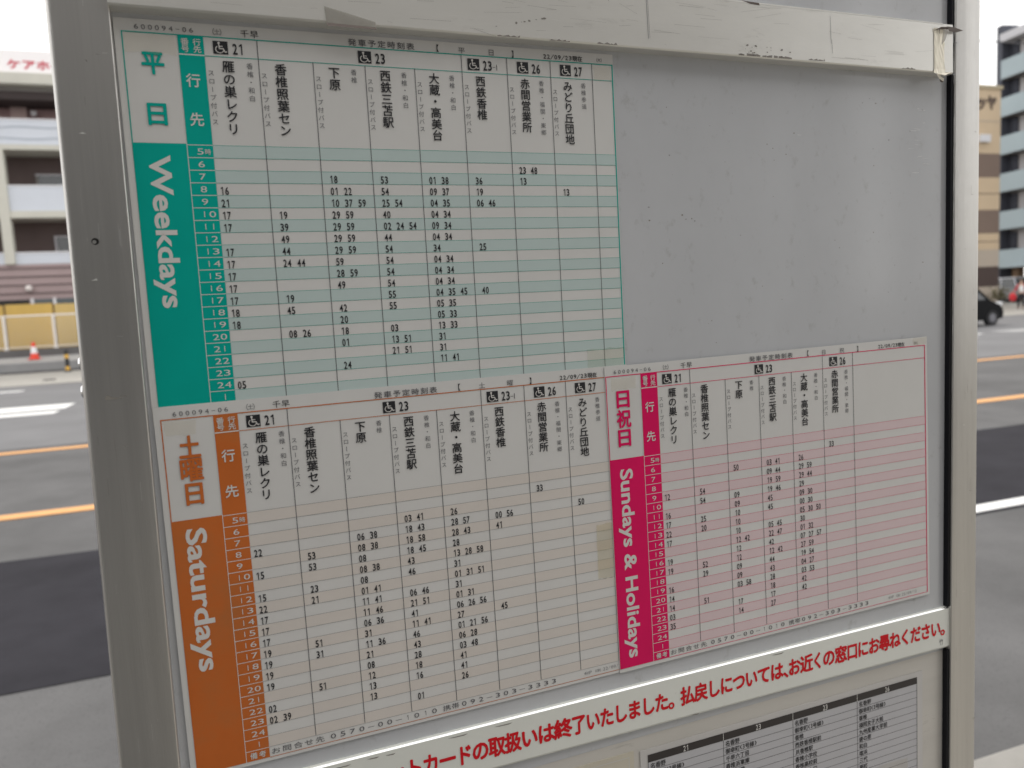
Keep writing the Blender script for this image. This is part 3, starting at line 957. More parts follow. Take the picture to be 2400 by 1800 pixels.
b.box(0.352, 300, -12, 0.247, -0.01, 0.117, mat('pavement_pale_bounce', (0.31, 0.295, 0.265), rough=.95, spec=.2, noise=(1.5, .12), bump=(60, .6)))  # unseen paving, made pale on this side to brighten the right post
tag(b.build('pavement'), kind='structure')
b = MB()
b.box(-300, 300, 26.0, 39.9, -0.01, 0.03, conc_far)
tag(b.build('far_pavement'), kind='structure')

# ------------------------------------------------------------------ raised lot, hoarding, rail, cone, post (beyond the road, to the left)
lot_m = mat('lot_concrete', (0.36, 0.35, 0.34), rough=0.9, noise=(0.9, 0.12))
b = MB()
prof = [(34.0, 0.02), (34.0, 0.40), (34.15, 0.42), (35.7, 0.62), (60, 0.92), (60, 0.02)]
b.loft([[(x, y, z) for y, z in prof] for x in (-70, 4)], lot_m)
tag(b.build('raised_lot'), kind='structure')
b = MB()
b.box(-70, 4, 33.86, 33.995, 0.02, 0.44, mat('low_wall_grey', (0.25, 0.25, 0.255), rough=0.85, noise=(1.5, .08)))
b.box(-70, 4, 33.80, 33.86, 0.02, 0.10, mat('low_wall_dark', (0.09, 0.085, 0.085), rough=0.9))
tag(b.build('low_wall'), 'low grey retaining wall along the front of the raised lot', 'wall')
b = MB()
b.box(-70, 4, 35.7, 37.4, 0.5, 0.93, mat('dark_lot_kerb', (0.12, 0.115, 0.115), rough=0.9, noise=(1, .1)))
tag(b.build('lot_kerb'), kind='structure')
hz = mat('hoarding_wood', (0.56, 0.375, 0.10), rough=0.7, noise=(0.9, 0.10), stretch=(1, 1, .3))
hz2 = mat('hoarding_wood_pale', (0.57, 0.41, 0.15), rough=0.7, noise=(0.9, 0.08), stretch=(1, 1, .3))
seam = mat('hoarding_seam', (0.16, 0.10, 0.04), rough=0.8)
fen = thing('wooden_hoarding', (-10, 37.2, 0.93), 'yellow plywood hoarding fence in front of the pinkish care home', 'fence')
x = -9.9 - 1.83 * 14
k = 0
while x < 3.5:
    b = MB()
    b.box(x + 0.04, x + 1.80, 37.0, 37.04, 0.935, 2.80 + 0.02 * ((k * 7) % 3), hz if k % 3 else hz2)
    b.build('board_panel', fen)
    b = MB()
    b.box(x - 0.04, x + 0.035, 37.0, 37.10, 0.935, 2.82, seam)
    b.build('batten', fen)
    x += 1.83
    k += 1
wp = mat('white_rail_paint', (0.78, 0.74, 0.70), rough=0.5)
rl = thing('guard_rail', (-9, 36.0, 0.93), 'white railing with thin uprights standing before the plywood hoarding', 'railing')
x = -9.72 - 1.80 * 12
while x < 3:
    b = MB()
    b.tube((x, 36.0, 0.93), (x, 36.0, 2.34), 0.055, wp, 10)
    b.box(x - .09, x + .09, 35.93, 36.07, 0.93, 0.96, wp)
    b.build('rail_post', rl)
    b = MB()
    for i in range(1, 16):
        b.box(x + i * 0.1125 - 0.006, x + i * 0.1125 + 0.006, 35.99, 36.01, 1.02, 2.28, wp)
    b.box(x + 0.05, x + 1.75, 35.985, 36.015, 1.00, 1.04, wp)
    b.build('rail_infill', rl)
    x += 1.80
b = MB()
b.tube((-31.4, 36.0, 2.32), (3, 36.0, 2.32), 0.035, wp, 8)
b.build('top_rail', rl)
red_p = mat('cone_red', (0.75, 0.06, 0.03), rough=0.45)
cw = mat('cone_white', (0.80, 0.78, 0.80), rough=0.35)
cn = thing('traffic_cone', (-8.52, 35.0, 0.54), 'red and white traffic cone in front of the white railing', 'traffic cone')
def lathe(b, cx, cy, prof, m, n=20):
    b.loft([[(cx + r * math.cos(2 * math.pi * i / n), cy + r * math.sin(2 * math.pi * i / n), z) for i in range(n)] for r, z in prof], m)
b = MB()
b.box(-8.72, -8.32, 34.8, 35.2, 0.53, 0.575, red_p)
b.build('base', cn, bevel=0.01)
b = MB()
lathe(b, -8.52, 35.0, [(0.165, 0.575), (0.128, 0.78)], red_p)
lathe(b, -8.52, 35.0, [(0.128, 0.781), (0.082, 1.04)], cw)
lathe(b, -8.52, 35.0, [(0.082, 1.041), (0.060, 1.17)], red_p)
lathe(b, -8.52, 35.0, [(0.060, 1.17), (0.045, 1.235), (0.02, 1.24)], red_p)
b.build('cone_body', cn, smooth=False)
yb = thing('bollard', (-6.98, 33.0, 0.03), 'black and yellow striped bollard at the far kerb', 'bollard')
yel = mat('bollard_yellow', (0.72, 0.42, 0.06), rough=0.5)
blk = mat('bollard_black', (0.02, 0.02, 0.022), rough=0.5)
b = MB()
for z0, z1, m in ((0.03, 0.10, blk), (0.10, 0.24, yel), (0.24, 0.56, blk), (0.56, 0.70, yel), (0.70, 0.85, blk)):
    lathe(b, -6.98, 33.0, [(0.075, z0), (0.075, z1)], m, 16)
lathe(b, -6.98, 33.0, [(0.075, 0.85), (0.06, 0.88), (0.0, 0.90)], blk, 16)
b.build('striped_tube', yb)
b = MB()
lathe(b, -6.98, 33.0, [(0.13, 0.03), (0.13, 0.06), (0.08, 0.075)], blk, 16)
b.build('base', yb)
b = MB()
lathe(b, -6.55, 28.0, [(0.20, 0.03), (0.19, 0.055), (0.0, 0.06)], blk, 16)
tag(b.build('drain_cover'), 'small dark round cover on the far pavement near the striped bollard', 'drain cover')

# ------------------------------------------------------------------ unseen building added behind the camera to shade the board
bk = thing('shade_building', (0, -7, 0.12), 'unseen grey building added behind the camera to shade the board', 'building')
bkw = mat('shade_building_wall', (0.16, 0.16, 0.16), rough=.8, noise=(0.6, .1))
b = MB()
b.box(-26, 4.7, -14, -5.0, 0.125, 7.0, bkw)
b.build('wall', bk)
for i in range(6):
    b = MB()
    b.box(-24 + i * 4.4, -21.2 + i * 4.4, -5.06, -4.995, 1.0, 2.9, glass_d if False else mat('shade_building_glass', (0.04, .045, .05), rough=.1))
    b.build('window', bk)
for x0, x1 in ((5.15, 5.65), (6.6, 6.75)):
    b = MB()
    b.box(x0, x1, -5.4, -5.0, 0.125, 6.44, bkw)  # pillars added to put dark bands into the panel's reflection
    b.build('pillar', bk)
b = MB()
b.box(4.72, 7.2, -9, -4.98, 6.45, 6.7, bkw)
b.build('roof', bk)

# ------------------------------------------------------------------ care home across the road
ph = mat('cream_beam', (0.57, 0.56, 0.50), rough=0.7, noise=(0.8, 0.05))
recess_shade_brown = mat('recess_shade_brown', (0.095, 0.065, 0.06), rough=0.7, noise=(1.2, 0.1))  # shade of the balcony recess put into the wall colour
pink_wall = mat('pinkish_wall', (0.40, 0.27, 0.265), rough=0.8, noise=(0.7, 0.05))
pink_clad = mat('pinkish_cladding', (0.37, 0.285, 0.285), rough=0.7, noise=(0.7, 0.05))
pink_seam = mat('cladding_seam', (0.13, 0.095, 0.095), rough=0.8)
panel_w = mat('balcony_white', (0.60, 0.635, 0.70), rough=0.5, noise=(0.6, 0.03))
glass_d = mat('dark_glass', (0.03, 0.035, 0.04), rough=0.08, spec=0.8)
glass_g = mat('grey_glass', (0.12, 0.14, 0.15), rough=0.1, spec=0.8)
frame_w = mat('white_frame', (0.75, 0.75, 0.78), rough=0.5)
grey_m = mat('soffit_grey', (0.20, 0.19, 0.18), rough=0.8)
ch = thing('care_home', (-10, 41, 0.9), 'pinkish brown care home with white balconies and a red lettered roof sign', 'building')
X0, X1 = -34.0, 4.0
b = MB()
b.box(X0, X1, 41.6, 54, 4.77, 9.99, recess_shade_brown)
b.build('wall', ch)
b = MB()
b.box(X0, X1, 41.6, 54, 9.99, 12.55, pink_wall)
b.build('upper_wall', ch)
b = MB()
b.box(X0, X1, 40.0, 54, 0.8, 4.75, pink_clad)
for z in (3.42, 3.80, 4.18, 4.56):
    b.box(X0 - .01, X1 + .01, 39.975, 40.0, z - 0.035, z + 0.035, pink_seam)
b.build('lower_cladding', ch)
b = MB()
b.box(X0 - .4, X1 + .4, 39.4, 54.4, 12.66, 13.13, ph)
b.build('roof_beam', ch)
b = MB()
b.box(X0 - .2, X1 + .2, 39.9, 54.2, 12.46, 12.655, grey_m)
b.box(X0 - .2, X1 + .2, 39.92, 54.2, 12.10, 12.455, mat('eaves_shade', (0.055, 0.042, 0.042), rough=.8))  # shade under the roof beam put into this dark band's colour
b.build('eaves', ch)
for z0, z1 in ((9.88, 10.11), (6.84, 7.15)):
    b = MB()
    b.box(X0, X1, 39.9, 41.7, z0, z1, ph)
    b.build('balcony_slab', ch)
k = 0
x = X0
for z0, z1 in ((10.115, 11.21), (7.155, 8.26), (4.755, 5.24)):
    b = MB()
    b.box(X0, X1, 40.0, 40.1, z0, z1, panel_w)
    if z0 > 10:
        for i, zz in enumerate((10.86, 10.36)):
            pts = [(-34 + 0.5 * j, zz + 0.035 * math.sin(j * 1.3 + i * 2) + 0.02 * math.sin(j * .37)) for j in range(77)]
            for (xa, za), (xb, zb) in zip(pts[:-1], pts[1:]):
                b.poly([(xa, 39.985, za), (xb, 39.985, zb), (xb, 39.985, zb + .07), (xa, 39.985, za + .07)], mat('sheet_crease', (0.42, 0.46, 0.52), rough=.6))
    b.box(X0, X1, 39.97, 40.13, z1, z1 + 0.06, frame_w)
    b.build('balcony_front', ch)
x = -10.18 - 6.3 * 3
while x < X1:
    b = MB()
    b.box(x - 0.2, x + 0.2, 39.85, 40.25, 4.76, 9.87, ph)
    b.build('pillar', ch)
    b = MB()
    b.box(x + 0.35, x + 1.0, 41.3, 41.61, 10.12, 12.2, mat('pale_pink_pier', (0.48, 0.36, 0.34), rough=.8))
    b.build('pier', ch)
    for zb, zt, g_, xl, xr in ((8.2, 9.0, glass_d, 1.1, 4.6), (5.0, 6.1, glass_g, 1.6, 4.2)):
        b = MB()
        b.box(x + xl, x + xr, 41.5, 41.595, zb, zt, glass_d)
        w = b.build('window', ch)
        b = MB()
        b.box(x + xl - .06, x + xr + .06, 41.46, 41.51, zt, zt + .08, mat('window_rail', (0.40, .39, .41), rough=.5))
        for xx in (xl, (xl + xr) / 2, xr):
            b.box(x + xx - .05, x + xx + .05, 41.44, 41.51, zb, zt, grey_m if zb > 8 else mat('window_rail', (0.4, .39, .41)))
        b.build('frame', w)
        b = MB()
        b.box(x + xl + .9, x + xr - .2, 41.45, 41.495, zb, zb + (zt - zb) * .55, glass_g)
        b.build('pane', w)
    for xa, xb, gm in ((-1.4, 0.55, black_m), (0.75, 1.55, glass_g), (1.65, 2.45, glass_g)):
        b = MB()
        b.box(x + xa, x + xb, 39.93, 39.99, 0.95, 3.14, gm)
        w = b.build('window', ch)
        if gm is glass_g:
            b = MB()
            b.box(x + xa - 0.12, x + xa - .002, 39.90, 39.995, 0.95, 3.18, frame_w)
            b.build('frame', w)
    b = MB()
    lathe(b, x + 0.62, 39.85, [(0.0, 3.50), (0.11, 3.53), (0.15, 3.64), (0.11, 3.76), (0.0, 3.79)], mat('lamp_globe', (0.8, 0.74, 0.72), rough=.4), 14)
    b.build('wall_lamp', ch, smooth=True)
    x += 6.3
b = MB()
b.box(-34, 4, 39.75, 39.95, 13.14, 14.2, mat('sign_white', (0.92, 0.89, 0.90), rough=.5))
sg = b.build('roof_sign', ch)
b = MB()
red_s = mat('sign_red', (0.62, 0.05, 0.09), rough=.5)
for i, c_ in enumerate('ケアホーム'):
    v, f = glyph(c_, 0.0)[:2]
    for dx_, dz_ in ((0, 0), (.03, 0), (0, .03), (.03, .03)):
      b.add([(dx_-9.14 + i * 0.57 + (gx - 0.5) * 0.56, 39.74 - dx_ * .1 - dz_ * .2, dz_ + 13.56 + (gy - 0.38) * 0.44) for gx, gy in v], f, red_s)
b.build('lettering', sg)
b = MB()
b.box(-9.0, -8.78, 41.3, 41.55, 11.75, 11.95, frame_w)
b.build('ceiling_lamp', ch)

# ------------------------------------------------------------------ beige building beyond the road, right
be = thing('beige_building', (46, 44, 0), 'beige and brown banded building beside the blue grey flats', 'building')
bw = mat('beige_wall', (0.64, 0.50, 0.345), rough=0.8, noise=(0.4, 0.04))
bb = mat('brown_band', (0.225, 0.165, 0.135), rough=0.8, noise=(0.4, 0.05))
bp = mat('pale_band', (0.50, 0.43, 0.36), rough=0.8, noise=(0.4, 0.05))
bd = mat('dark_brown_band', (0.085, 0.06, 0.055), rough=0.8, noise=(0.4, 0.05))
bands = [(0.03, 1.35, bp), (1.35, 2.78, bd), (2.78, 3.99, bp), (3.99, 5.13, bw), (5.13, 6.78, bb), (6.78, 9.04, bw), (9.04, 10.70, bb), (10.70, 15.13, bw)]
for z0, z1, m in bands:
    b = MB()
    b.box(20, 51.2, 40.0, 43.6, z0 + 0.002, z1 - 0.002, m)
    if m is bw:
        b.box(19.99, 51.21, 39.985, 40.0, (z0 + z1) / 2 - 0.03, (z0 + z1) / 2 + 0.03, bb if z1 < 12 else bp)
    b.build('wall_band', be)
b = MB()
b.box(19.9, 51.3, 39.9, 43.7, 15.13, 15.35, mat('parapet_cap', (0.50, 0.43, 0.30), rough=.8))
b.build('parapet', be)
b = MB()
sgm = mat('sign_brown', (0.12, 0.085, 0.07), rough=.6)
for i, c_ in enumerate('ナー'[::1]):
    pass
for i, c_ in enumerate(('ー', 'ッ', 'ヤ')):
    v, f = glyph(c_, 0.0)[:2]
    for q in range(4):
        b.add([(48.35 + i * 0.95 + q % 2 * .09 + (gx - .5) * 1.0, 39.97 - q * .003, 14.15 + q // 2 * .09 + (gy - .38) * 1.05) for gx, gy in v], f, sgm)
b.build('wall_lettering', be)
b = MB()
b.box(49.0, 50.0, 39.75, 39.98, 11.45, 11.95, frame_w)
b.build('wall_unit', be)
sh_m = mat('shrub_leaf', (0.11, 0.10, 0.05), rough=.8)
b = MB()
for i in range(260):
    c = Vector((50.3 + rnd.gauss(0, .38), 39.2 + rnd.gauss(0, .2), 0.45 + abs(rnd.gauss(0, .35))))
    d1 = Vector((rnd.uniform(-1, 1), rnd.uniform(-1, 1), rnd.uniform(-1, 1))) * .09
    d2 = Vector((rnd.uniform(-1, 1), rnd.uniform(-1, 1), rnd.uniform(-1, 1))) * .07
    b.poly([c - d1, c + d2, c + d1, c - d2], sh_m)
for i in range(7):
    b.tube((50.3, 39.2, 0.03), (50.3 + rnd.uniform(-.5, .5), 39.2 + rnd.uniform(-.2, .2), rnd.uniform(.6, 1.1)), .018, mat('twig', (.10, .07, .05)), 6, .006)
tag(b.build('shrub'), 'small brownish shrub at the foot of the beige building', 'shrub')

# ------------------------------------------------------------------ flats with blue-grey balconies
ap = thing('apartment_block', (60, 40, 0), 'tall grey block of flats with pale blue balcony fronts', 'building')
T1 = Vector((-0.1581, -0.9874, 0))        # along the facade, coming nearer
T2 = Vector((-0.9874, 0.1581, 0))         # out from the facade
A0 = Vector((58.78, 46.0, 0))
def fbox(b, t0, t1, d0, d1, z0, z1, m):
    p = [tuple(A0 + T1 * t + T2 * d + Vector((0, 0, z))) for t in (t0, t1) for d in (d0, d1) for z in (z0, z1)]
    b.add(p, [(0, 1, 3, 2), (4, 6, 7, 5), (0, 4, 5, 1), (2, 3, 7, 6), (0, 2, 6, 4), (1, 5, 7, 3)], m)
aw = mat('flats_wall', (0.52, 0.51, 0.52), rough=.8, noise=(0.5, .05))
ad = mat('flats_dark_pier', (0.06, 0.065, 0.085), rough=.7)
ab = mat('balcony_blue_grey', (0.315, 0.385, 0.415), rough=.35, noise=(0.4, .04))
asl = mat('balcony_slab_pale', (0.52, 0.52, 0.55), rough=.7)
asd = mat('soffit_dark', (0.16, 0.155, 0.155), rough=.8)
LEN = 30.0
b = MB()
fbox(b, -0.5, LEN, -13, -1.12, 2.9, 21.2, aw)
b.build('wall', ap)
b = MB()
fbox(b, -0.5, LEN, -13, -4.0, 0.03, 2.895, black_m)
for t in (0.3, 6.3, 12.3, 18.3, 24.3):
    fbox(b, t, t + .6, -1.6, -1.0, 0.03, 2.895, mat('piloti_brown', (0.30, 0.20, 0.13), rough=.8))
b.build('ground_floor', ap)
b = MB()
fbox(b, -0.55, 0.0, -1.6, -0.1, 0.03, 22.15, ad)
b.build('corner_pier', ap)
b = MB()
fbox(b, -0.05, LEN, -1.6, 0.1, 20.77, 21.4, asl)
b.build('roof_slab', ap)
tops = [19.34, 16.38, 13.38, 10.40, 7.36, 4.25]
for i, z in enumerate(tops):
    b = MB()
    fbox(b, 0.0, LEN, -0.08, 0.0, z - 1.45, z, ab)
    b.build('balcony_front', ap)
    b = MB()
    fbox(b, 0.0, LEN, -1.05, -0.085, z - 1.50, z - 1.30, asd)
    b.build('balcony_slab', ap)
    b = MB()
    fbox(b, 0.0, 0.7, -1.1, -0.92, z - 1.3, z + 1.42, ad)
    b.build('door', ap)
    for t in (2.2, 5.4, 8.6, 11.8, 15.0, 18.2, 21.4, 24.6):
        b = MB()
        fbox(b, t, t + 1.9, -1.08, -1.02, z - 1.1, z + 0.95, glass_g if (int(t) + i) % 3 else glass_d)
        w = b.build('window', ap)
        b = MB()
        for q in (t - .05, t + .92, t + 1.87):
            fbox(b, q, q + .08, -1.015, -0.98, z - 1.1, z + 0.95, asl)
        fbox(b, t - .05, t + 1.95, -1.015, -0.98, z + .95, z + 1.03, asl)
        b.build('frame', w)
    for t in (6.9, 13.6, 20.3):
        b = MB()
        fbox(b, t, t + .12, -1.06, -0.1, z - 1.3, z + 1.4, aw)
        b.build('partition', ap)

# ------------------------------------------------------------------ vehicles
def vehicle(name, org, yaw, prof, width, body_m, glass, inset, lights, wheels, label, cat, wr):
    """prof: side outline (x forward, z), lower body; glass: (outline of the cabin)"""
    c, s_ = math.cos(yaw), math.sin(yaw)
    Wd = lambda x, y, z: (org[0] + c * x - s_ * y, org[1] + s_ * x + c * y, org[2] + z)
    root = thing(name, org, label, cat)
    h = width / 2
    b = MB()
    b.loft([[Wd(x, y * k, z) for x, z in prof] for y, k in ((-h, 0.94), (-h, 1.0), (h, 1.0), (h, 0.94))] if False else
           [[Wd(x * 0.985, -h, z) for x, z in prof], [Wd(x, -h + .10, z) for x, z in prof], [Wd(x, h - .10, z) for x, z in prof], [Wd(x * 0.985, h, z) for x, z in prof]], body_m)
    b.build('body', root, bevel=0.03)
    cab, roofz = glass
    b = MB()
    zt = max(z for x, z in cab)
    zb = min(z for x, z in cab)
    rings = []
    for y in (-h, h):
        rings.append([Wd(x, y * (1 - inset * (z - zb) / (zt - zb)) * 0.965, z) for x, z in cab])
    b.loft(rings, glass_d)
    b.build('windows', root)
    b = MB()
    xs_ = sorted(x for x, z in cab if z > zt - 0.06)
    yr = h * (1 - inset) * 0.985
    b.add([Wd(x, y, z) for x in (xs_[0] - .06, xs_[-1] + .04) for y in (-yr, yr) for z in (zt - .03, zt + .05)], [(0, 1, 3, 2), (4, 6, 7, 5), (0, 4, 5, 1), (2, 3, 7, 6), (0, 2, 6, 4), (1, 5, 7, 3)], roofz)
    b.build('roof', root, bevel=0.025)
    b = MB()
    xb = [x for x, z in cab if z < zb + .06]
    pil = [(min(xb) + .02, xs_[0]), (max(xb) - .04, xs_[-1]), ((min(xb) + max(xb)) / 2 - .1, (xs_[0] + xs_[-1]) / 2 - .05)]
    for x0, x1 in pil:
        for sg_ in (-1, 1):
            b.tube(Wd(x0, sg_ * h * 0.97, zb), Wd(x1, sg_ * h * (1 - inset) * .97, zt), 0.045, roofz, 6)
    b.build('pillars', root)
    for x in wheels:
        for sg_ in (-1, 1):
            b = MB()
            y0, y1 = sg_ * (h - 0.17), sg_ * (h + 0.015)
            b.tube(Wd(x, y0, wr), Wd(x, y1, wr), wr, mat('tyre', (.02, .02, .022), rough=.8), 22)
            w = b.build('wheel', root)
            b = MB()
            b.tube(Wd(x, y1 - sg_ * .01, wr), Wd(x, y1 + sg_ * .012, wr), wr * .64, mat('wheel_rim', (.16, .16, .18), rough=.4, metal=.3), 18, wr * .5)
            b.build('rim', w)
    for (x0, x1, y0, y1, z0, z1, m, nm) in lights:
        for sg_ in (-1, 1):
            b = MB()
            b.add([Wd(x, sg_ * y, z) for x in (x0, x1) for y in (y0, y1) for z in (z0, z1)], [(0, 1, 3, 2), (4, 6, 7, 5), (0, 4, 5, 1), (2, 3, 7, 6), (0, 2, 6, 4), (1, 5, 7, 3)], m)
            b.build(nm, root, bevel=0.015)
    return root
car_black = mat('black_car_paint', (0.003, 0.0035, 0.005), rough=0.3, spec=0.10)
van_grey = mat('grey_van_paint', (0.20, 0.20, 0.205), rough=0.35, spec=.5)
van_silver = mat('silver_van_roof', (0.62, 0.63, 0.68), rough=0.3)
lamp_w = mat('headlamp', (0.85, 0.86, 0.88), rough=0.1)
lamp_r = mat('tail_lamp', (0.45, 0.02, 0.02), rough=0.2)
carp = [(-1.68, .28), (-1.70, .55), (-1.66, .95), (-1.0, 1.0), (0.80, 1.0), (1.02, 0.97), (1.52, 0.80), (1.68, 0.62), (1.72, .42), (1.66, .26), (1.38, .22), (.80, .22), (-.85, .22), (-1.4, .22)]
cabp = [(-1.62, .96), (0.98, .97), (0.30, 1.46), (0.10, 1.50), (-1.20, 1.50), (-1.42, 1.46)]
vehicle('parked_car' if False else 'black_car', (25.2, 21.35, 0.0), 0.0, carp, 1.48, car_black, (cabp, car_black), 0.14,
        [(1.28, 1.60, .46, .735, .74, .885, lamp_w, 'headlight'), (-1.70, -1.62, .5, .70, .70, .92, lamp_r, 'tail_light')], (1.10, -1.10), 'small black car driving on the far lane in front of the beige building', 'car', 0.285)
vanp = [(-1.66, .30), (-1.70, .6), (-1.66, 1.12), (1.20, 1.12), (1.52, 1.02), (1.66, .80), (1.70, .45), (1.64, .28), (.9, .24), (-.9, .24)]
vcab = [(-1.64, 1.10), (1.30, 1.10), (0.92, 1.82), (0.82, 1.88), (-1.50, 1.88), (-1.62, 1.8)]
vehicle('grey_van', (57.05, 43.5, 0.03), math.atan2(-T1.y, -T1.x) + math.pi, vanp, 1.48, van_grey, (vcab, van_silver), 0.08,
        [(1.56, 1.69, .44, .70, .66, .86, lamp_w, 'headlight'), (-1.70, -1.64, .56, .72, .75, 1.08, lamp_r, 'tail_light')], (1.05, -1.05), 'boxy grey van with silver roof parked under the flats', 'van', 0.28)

# ------------------------------------------------------------------ person at the far pavement
skin_m = mat('skin', (0.52, 0.33, 0.25), rough=.6)
hair_m = mat('hair_black', (0.02, 0.017, 0.015), rough=.6)
red_c = mat('red_jacket', (0.42, 0.03, 0.045), rough=.75)
shirt = mat('white_shirt', (0.72, 0.74, 0.75), rough=.8)
trou = mat('black_trousers', (0.018, 0.017, 0.022), rough=.85)
shoe = mat('black_shoes', (0.02, 0.02, 0.02), rough=.6)
PO = Vector((41.95, 31.3, 0.03))
def skinned(name, parent, pts, edges, m, lev=2):
    me = bpy.data.meshes.new(name)
    me.from_pydata([tuple(p[:3]) for p in pts], edges, [])
    o = bpy.data.objects.new(name, me)
    col.objects.link(o)
    md = o.modifiers.new('skin', 'SKIN')
    md.use_smooth_shade = True
    sv = me.skin_vertices[0].data
    for i, p in enumerate(pts):
        r = p[3]
        sv[i].radius = r if isinstance(r, tuple) else (r, r)
        sv[i].use_root = (i == 0)
    sb = o.modifiers.new('sub', 'SUBSURF')
    sb.levels = lev
    sb.render_levels = lev
    dg = bpy.context.evaluated_depsgraph_get()
    dg.update()
    new = bpy.data.meshes.new_from_object(o.evaluated_get(dg))
    bpy.data.objects.remove(o)
    new.name = name
    new.materials.clear()
    new.materials.append(m)
    o = bpy.data.objects.new(name, new)
    col.objects.link(o)
    o.parent = parent
    for p in new.polygons:
        p.use_smooth = True
    return o
man = thing('person', tuple(PO), 'person in red jacket, white shirt and black trousers at the far pavement', 'person')
P = [(0, 0, .88, (.125, .095)), (0, 0, 1.05, (.115, .085)), (0, 0, 1.25, (.14, .10)), (0, 0, 1.38, (.11, .08)), (0, -.005, 1.45, (.052, .052)), (0, -.01, 1.53, (.066, .078)), (0, -.012, 1.60, (.078, .092)), (0, -.005, 1.655, (.062, .075)),
     (.09, 0, .84, .085), (.10, -.03, .48, .058), (.11, .02, .10, .042), (.115, -.11, .05, (.036, .03)),
     (-.09, 0, .84, .085), (-.11, .05, .48, .058), (-.14, .10, .10, .042), (-.145, -.03, .05, (.036, .03)),
     (.17, 0, 1.37, .052), (.22, .02, 1.10, .042), (.22, -.05, .88, .032), (.225, -.06, .82, .034),
     (-.17, 0, 1.37, .052), (-.27, -.03, 1.12, .042), (-.36, -.16, .98, .032), (-.38, -.19, .95, .034)]
Ed = [(0, 1), (1, 2), (2, 3), (3, 4), (4, 5), (5, 6), (6, 7), (0, 8), (8, 9), (9, 10), (10, 11), (0, 12), (12, 13), (13, 14), (14, 15), (3, 16), (16, 17), (17, 18), (18, 19), (3, 20), (20, 21), (21, 22), (22, 23)]
for base, dx, dy, dz in ((19, 0, 0, -1), (23, -.45, -.5, -.75)):
    bx, by_, bz, _ = P[base]
    for k in range(4):
        o_ = (k - 1.5) * .017
        L = (.060, .070, .066, .052)[k]
        i = len(P)
        P.append((bx + o_ * .4 + dx * .035, by_ + o_ + dy * .035, bz + dz * .035, .0095))
        P.append((bx + o_ * .4 + dx * .03 + dx * L * .6, by_ + o_ - .004 + dy * L * .6, bz - .03 + dz * L * .6, .0085))
        P.append((bx + o_ * .4 + dx * .03 + dx * L, by_ + o_ - .018 + dy * L, bz - .03 + dz * L, .007))
        Ed += [(base, i), (i, i + 1), (i + 1, i + 2)]
    i = len(P)
    P.append((bx + .01, by_ - .035, bz - .01, .010))
    P.append((bx + .012, by_ - .052, bz - .045, .0085))
    Ed += [(base, i), (i, i + 1)]
body = skinned('body', man, P, Ed, skin_m)
skinned('trousers', man, [(0, 0, .95, (.135, .105)), (0, 0, .88, (.14, .11)), (.09, 0, .80, .098), (.10, -.03, .48, .075), (.11, .02, .10, .062), (-.09, 0, .80, .098), (-.11, .05, .48, .075), (-.14, .10, .10, .062)],
        [(0, 1), (1, 2), (2, 3), (3, 4), (1, 5), (5, 6), (6, 7)], trou)
skinned('shirt', man, [(0, -.012, .93, (.138, .108)), (0, -.012, 1.10, (.128, .10)), (0, -.012, 1.27, (.152, .112)), (0, -.005, 1.39, (.118, .088))], [(0, 1), (1, 2), (2, 3)], shirt)
skinned('jacket', man, [(0, .045, 1.40, (.12, .07)), (0, .065, 1.25, (.160, .085)), (0, .065, 1.0, (.148, .085)), (.175, .005, 1.37, .068), (.23, .02, 1.10, .058), (.225, -.045, .90, .048), (-.175, .005, 1.37, .068), (-.275, -.03, 1.12, .058), (-.35, -.145, .99, .048)],
        [(0, 1), (1, 2), (0, 3), (3, 4), (4, 5), (0, 6), (6, 7), (7, 8)], red_c)
skinned('hair', man, [(0, .012, 1.69, (.070, .075)), (0, .028, 1.63, (.085, .078)), (0, .045, 1.56, (.066, .05))], [(0, 1), (1, 2)], hair_m)
b = MB()
for sx in (-1, 1):
    lathe(b, PO.x + sx * .03, PO.y - .104, [(0.0, PO.z + 1.582), (.010, PO.z + 1.59), (0.0, PO.z + 1.598)], hair_m, 8)
b.build('eyes', man)
b = MB()
b.tube((PO.x, PO.y - .098, PO.z + 1.585), (PO.x, PO.y - .125, PO.z + 1.555), .010, skin_m, 8, .014)
b.build('nose', man)
b = MB()
b.box(PO.x - .025, PO.x + .025, PO.y - .098, PO.y - .086, PO.z + 1.522, PO.z + 1.53, mat('lips', (.35, .12, .10)))
b.build('mouth', man)
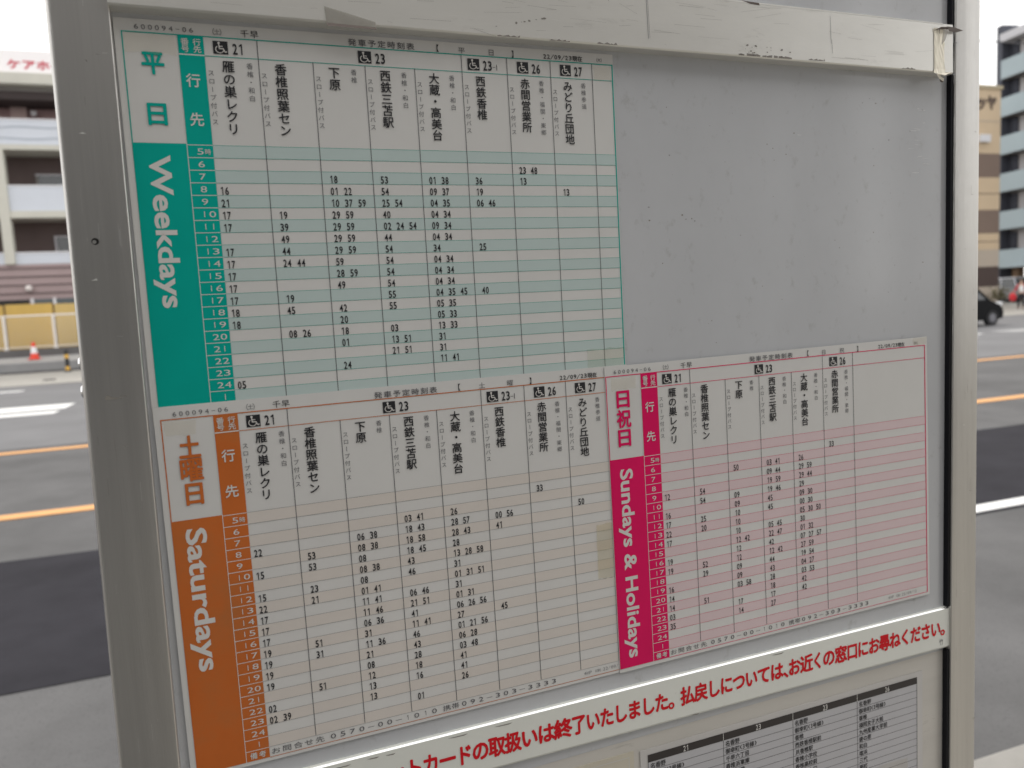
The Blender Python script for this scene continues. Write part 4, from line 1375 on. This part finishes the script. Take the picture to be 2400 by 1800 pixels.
for pts in ([(.11, .045, .045, .048), (.112, -.02, .045, .05), (.115, -.13, .035, .036)], [(-.14, .125, .045, .048), (-.142, .06, .045, .05), (-.145, -.05, .035, .036)]):
    skinned('shoe', man, pts, [(0, 1), (1, 2)], shoe, 1)
man.rotation_euler = (0, 0, R(-53))
bag = thing('red_bag', (PO.x - .40, PO.y + .21, PO.z + .75), 'round red bag hanging from the hand of the person at the far pavement', 'bag')
rb = mat('bag_red', (0.55, 0.02, 0.03), rough=.55)
b = MB()
cx, cy, cz = PO.x - .40, PO.y + .21, PO.z + .72
b.loft([[(cx + .225 * k * math.cos(2 * math.pi * i / 20), cy + d, cz - .02 + .24 * k * math.sin(2 * math.pi * i / 20)) for i in range(20)] for k, d in ((.80, -.09), (1, -.055), (1.02, 0), (1, .055), (.80, .09))], rb)
b.build('pouch', bag, smooth=True)
b = MB()
pts = [(cx + .10 * math.cos(R(a)), cy, cz + .16 + .12 * math.sin(R(a))) for a in range(0, 181, 20)]
for p, q in zip(pts[:-1], pts[1:]):
    b.tube(p, q, .011, rb, 6)
b.build('handle', bag)

# ------------------------------------------------------------------ overhead wires
wire_m = mat('wire', (0.10, 0.10, 0.11), rough=.6)
def wire(x0, z0, x1, z1, y0, y1, sag, label):
    b = MB()
    n = 24
    pts = [Vector((x0 + (x1 - x0) * i / n, y0 + (y1 - y0) * i / n, z0 + (z1 - z0) * i / n - sag * 4 * (i / n) * (1 - i / n))) for i in range(n + 1)]
    for p, q in zip(pts[:-1], pts[1:]):
        b.tube(p, q, 0.035, wire_m, 6)
    tag(b.build('overhead_wire'), label, 'wire', 'overhead wires')
wire(-60, 14.2, 80, 15.6, 30, 30.5, 1.0, 'lowest overhead wire crossing the sky above the road')
wire(-60, 17.2, 80, 18.6, 30, 30.5, 1.0, 'highest overhead wire in the sky at the upper right edge')
wire(-60, 15.9, 80, 17.4, 29, 29.5, 0.7, 'middle overhead wire of those crossing the sky')

bpy.data.objects.remove(_co)
bpy.data.curves.remove(_cu)
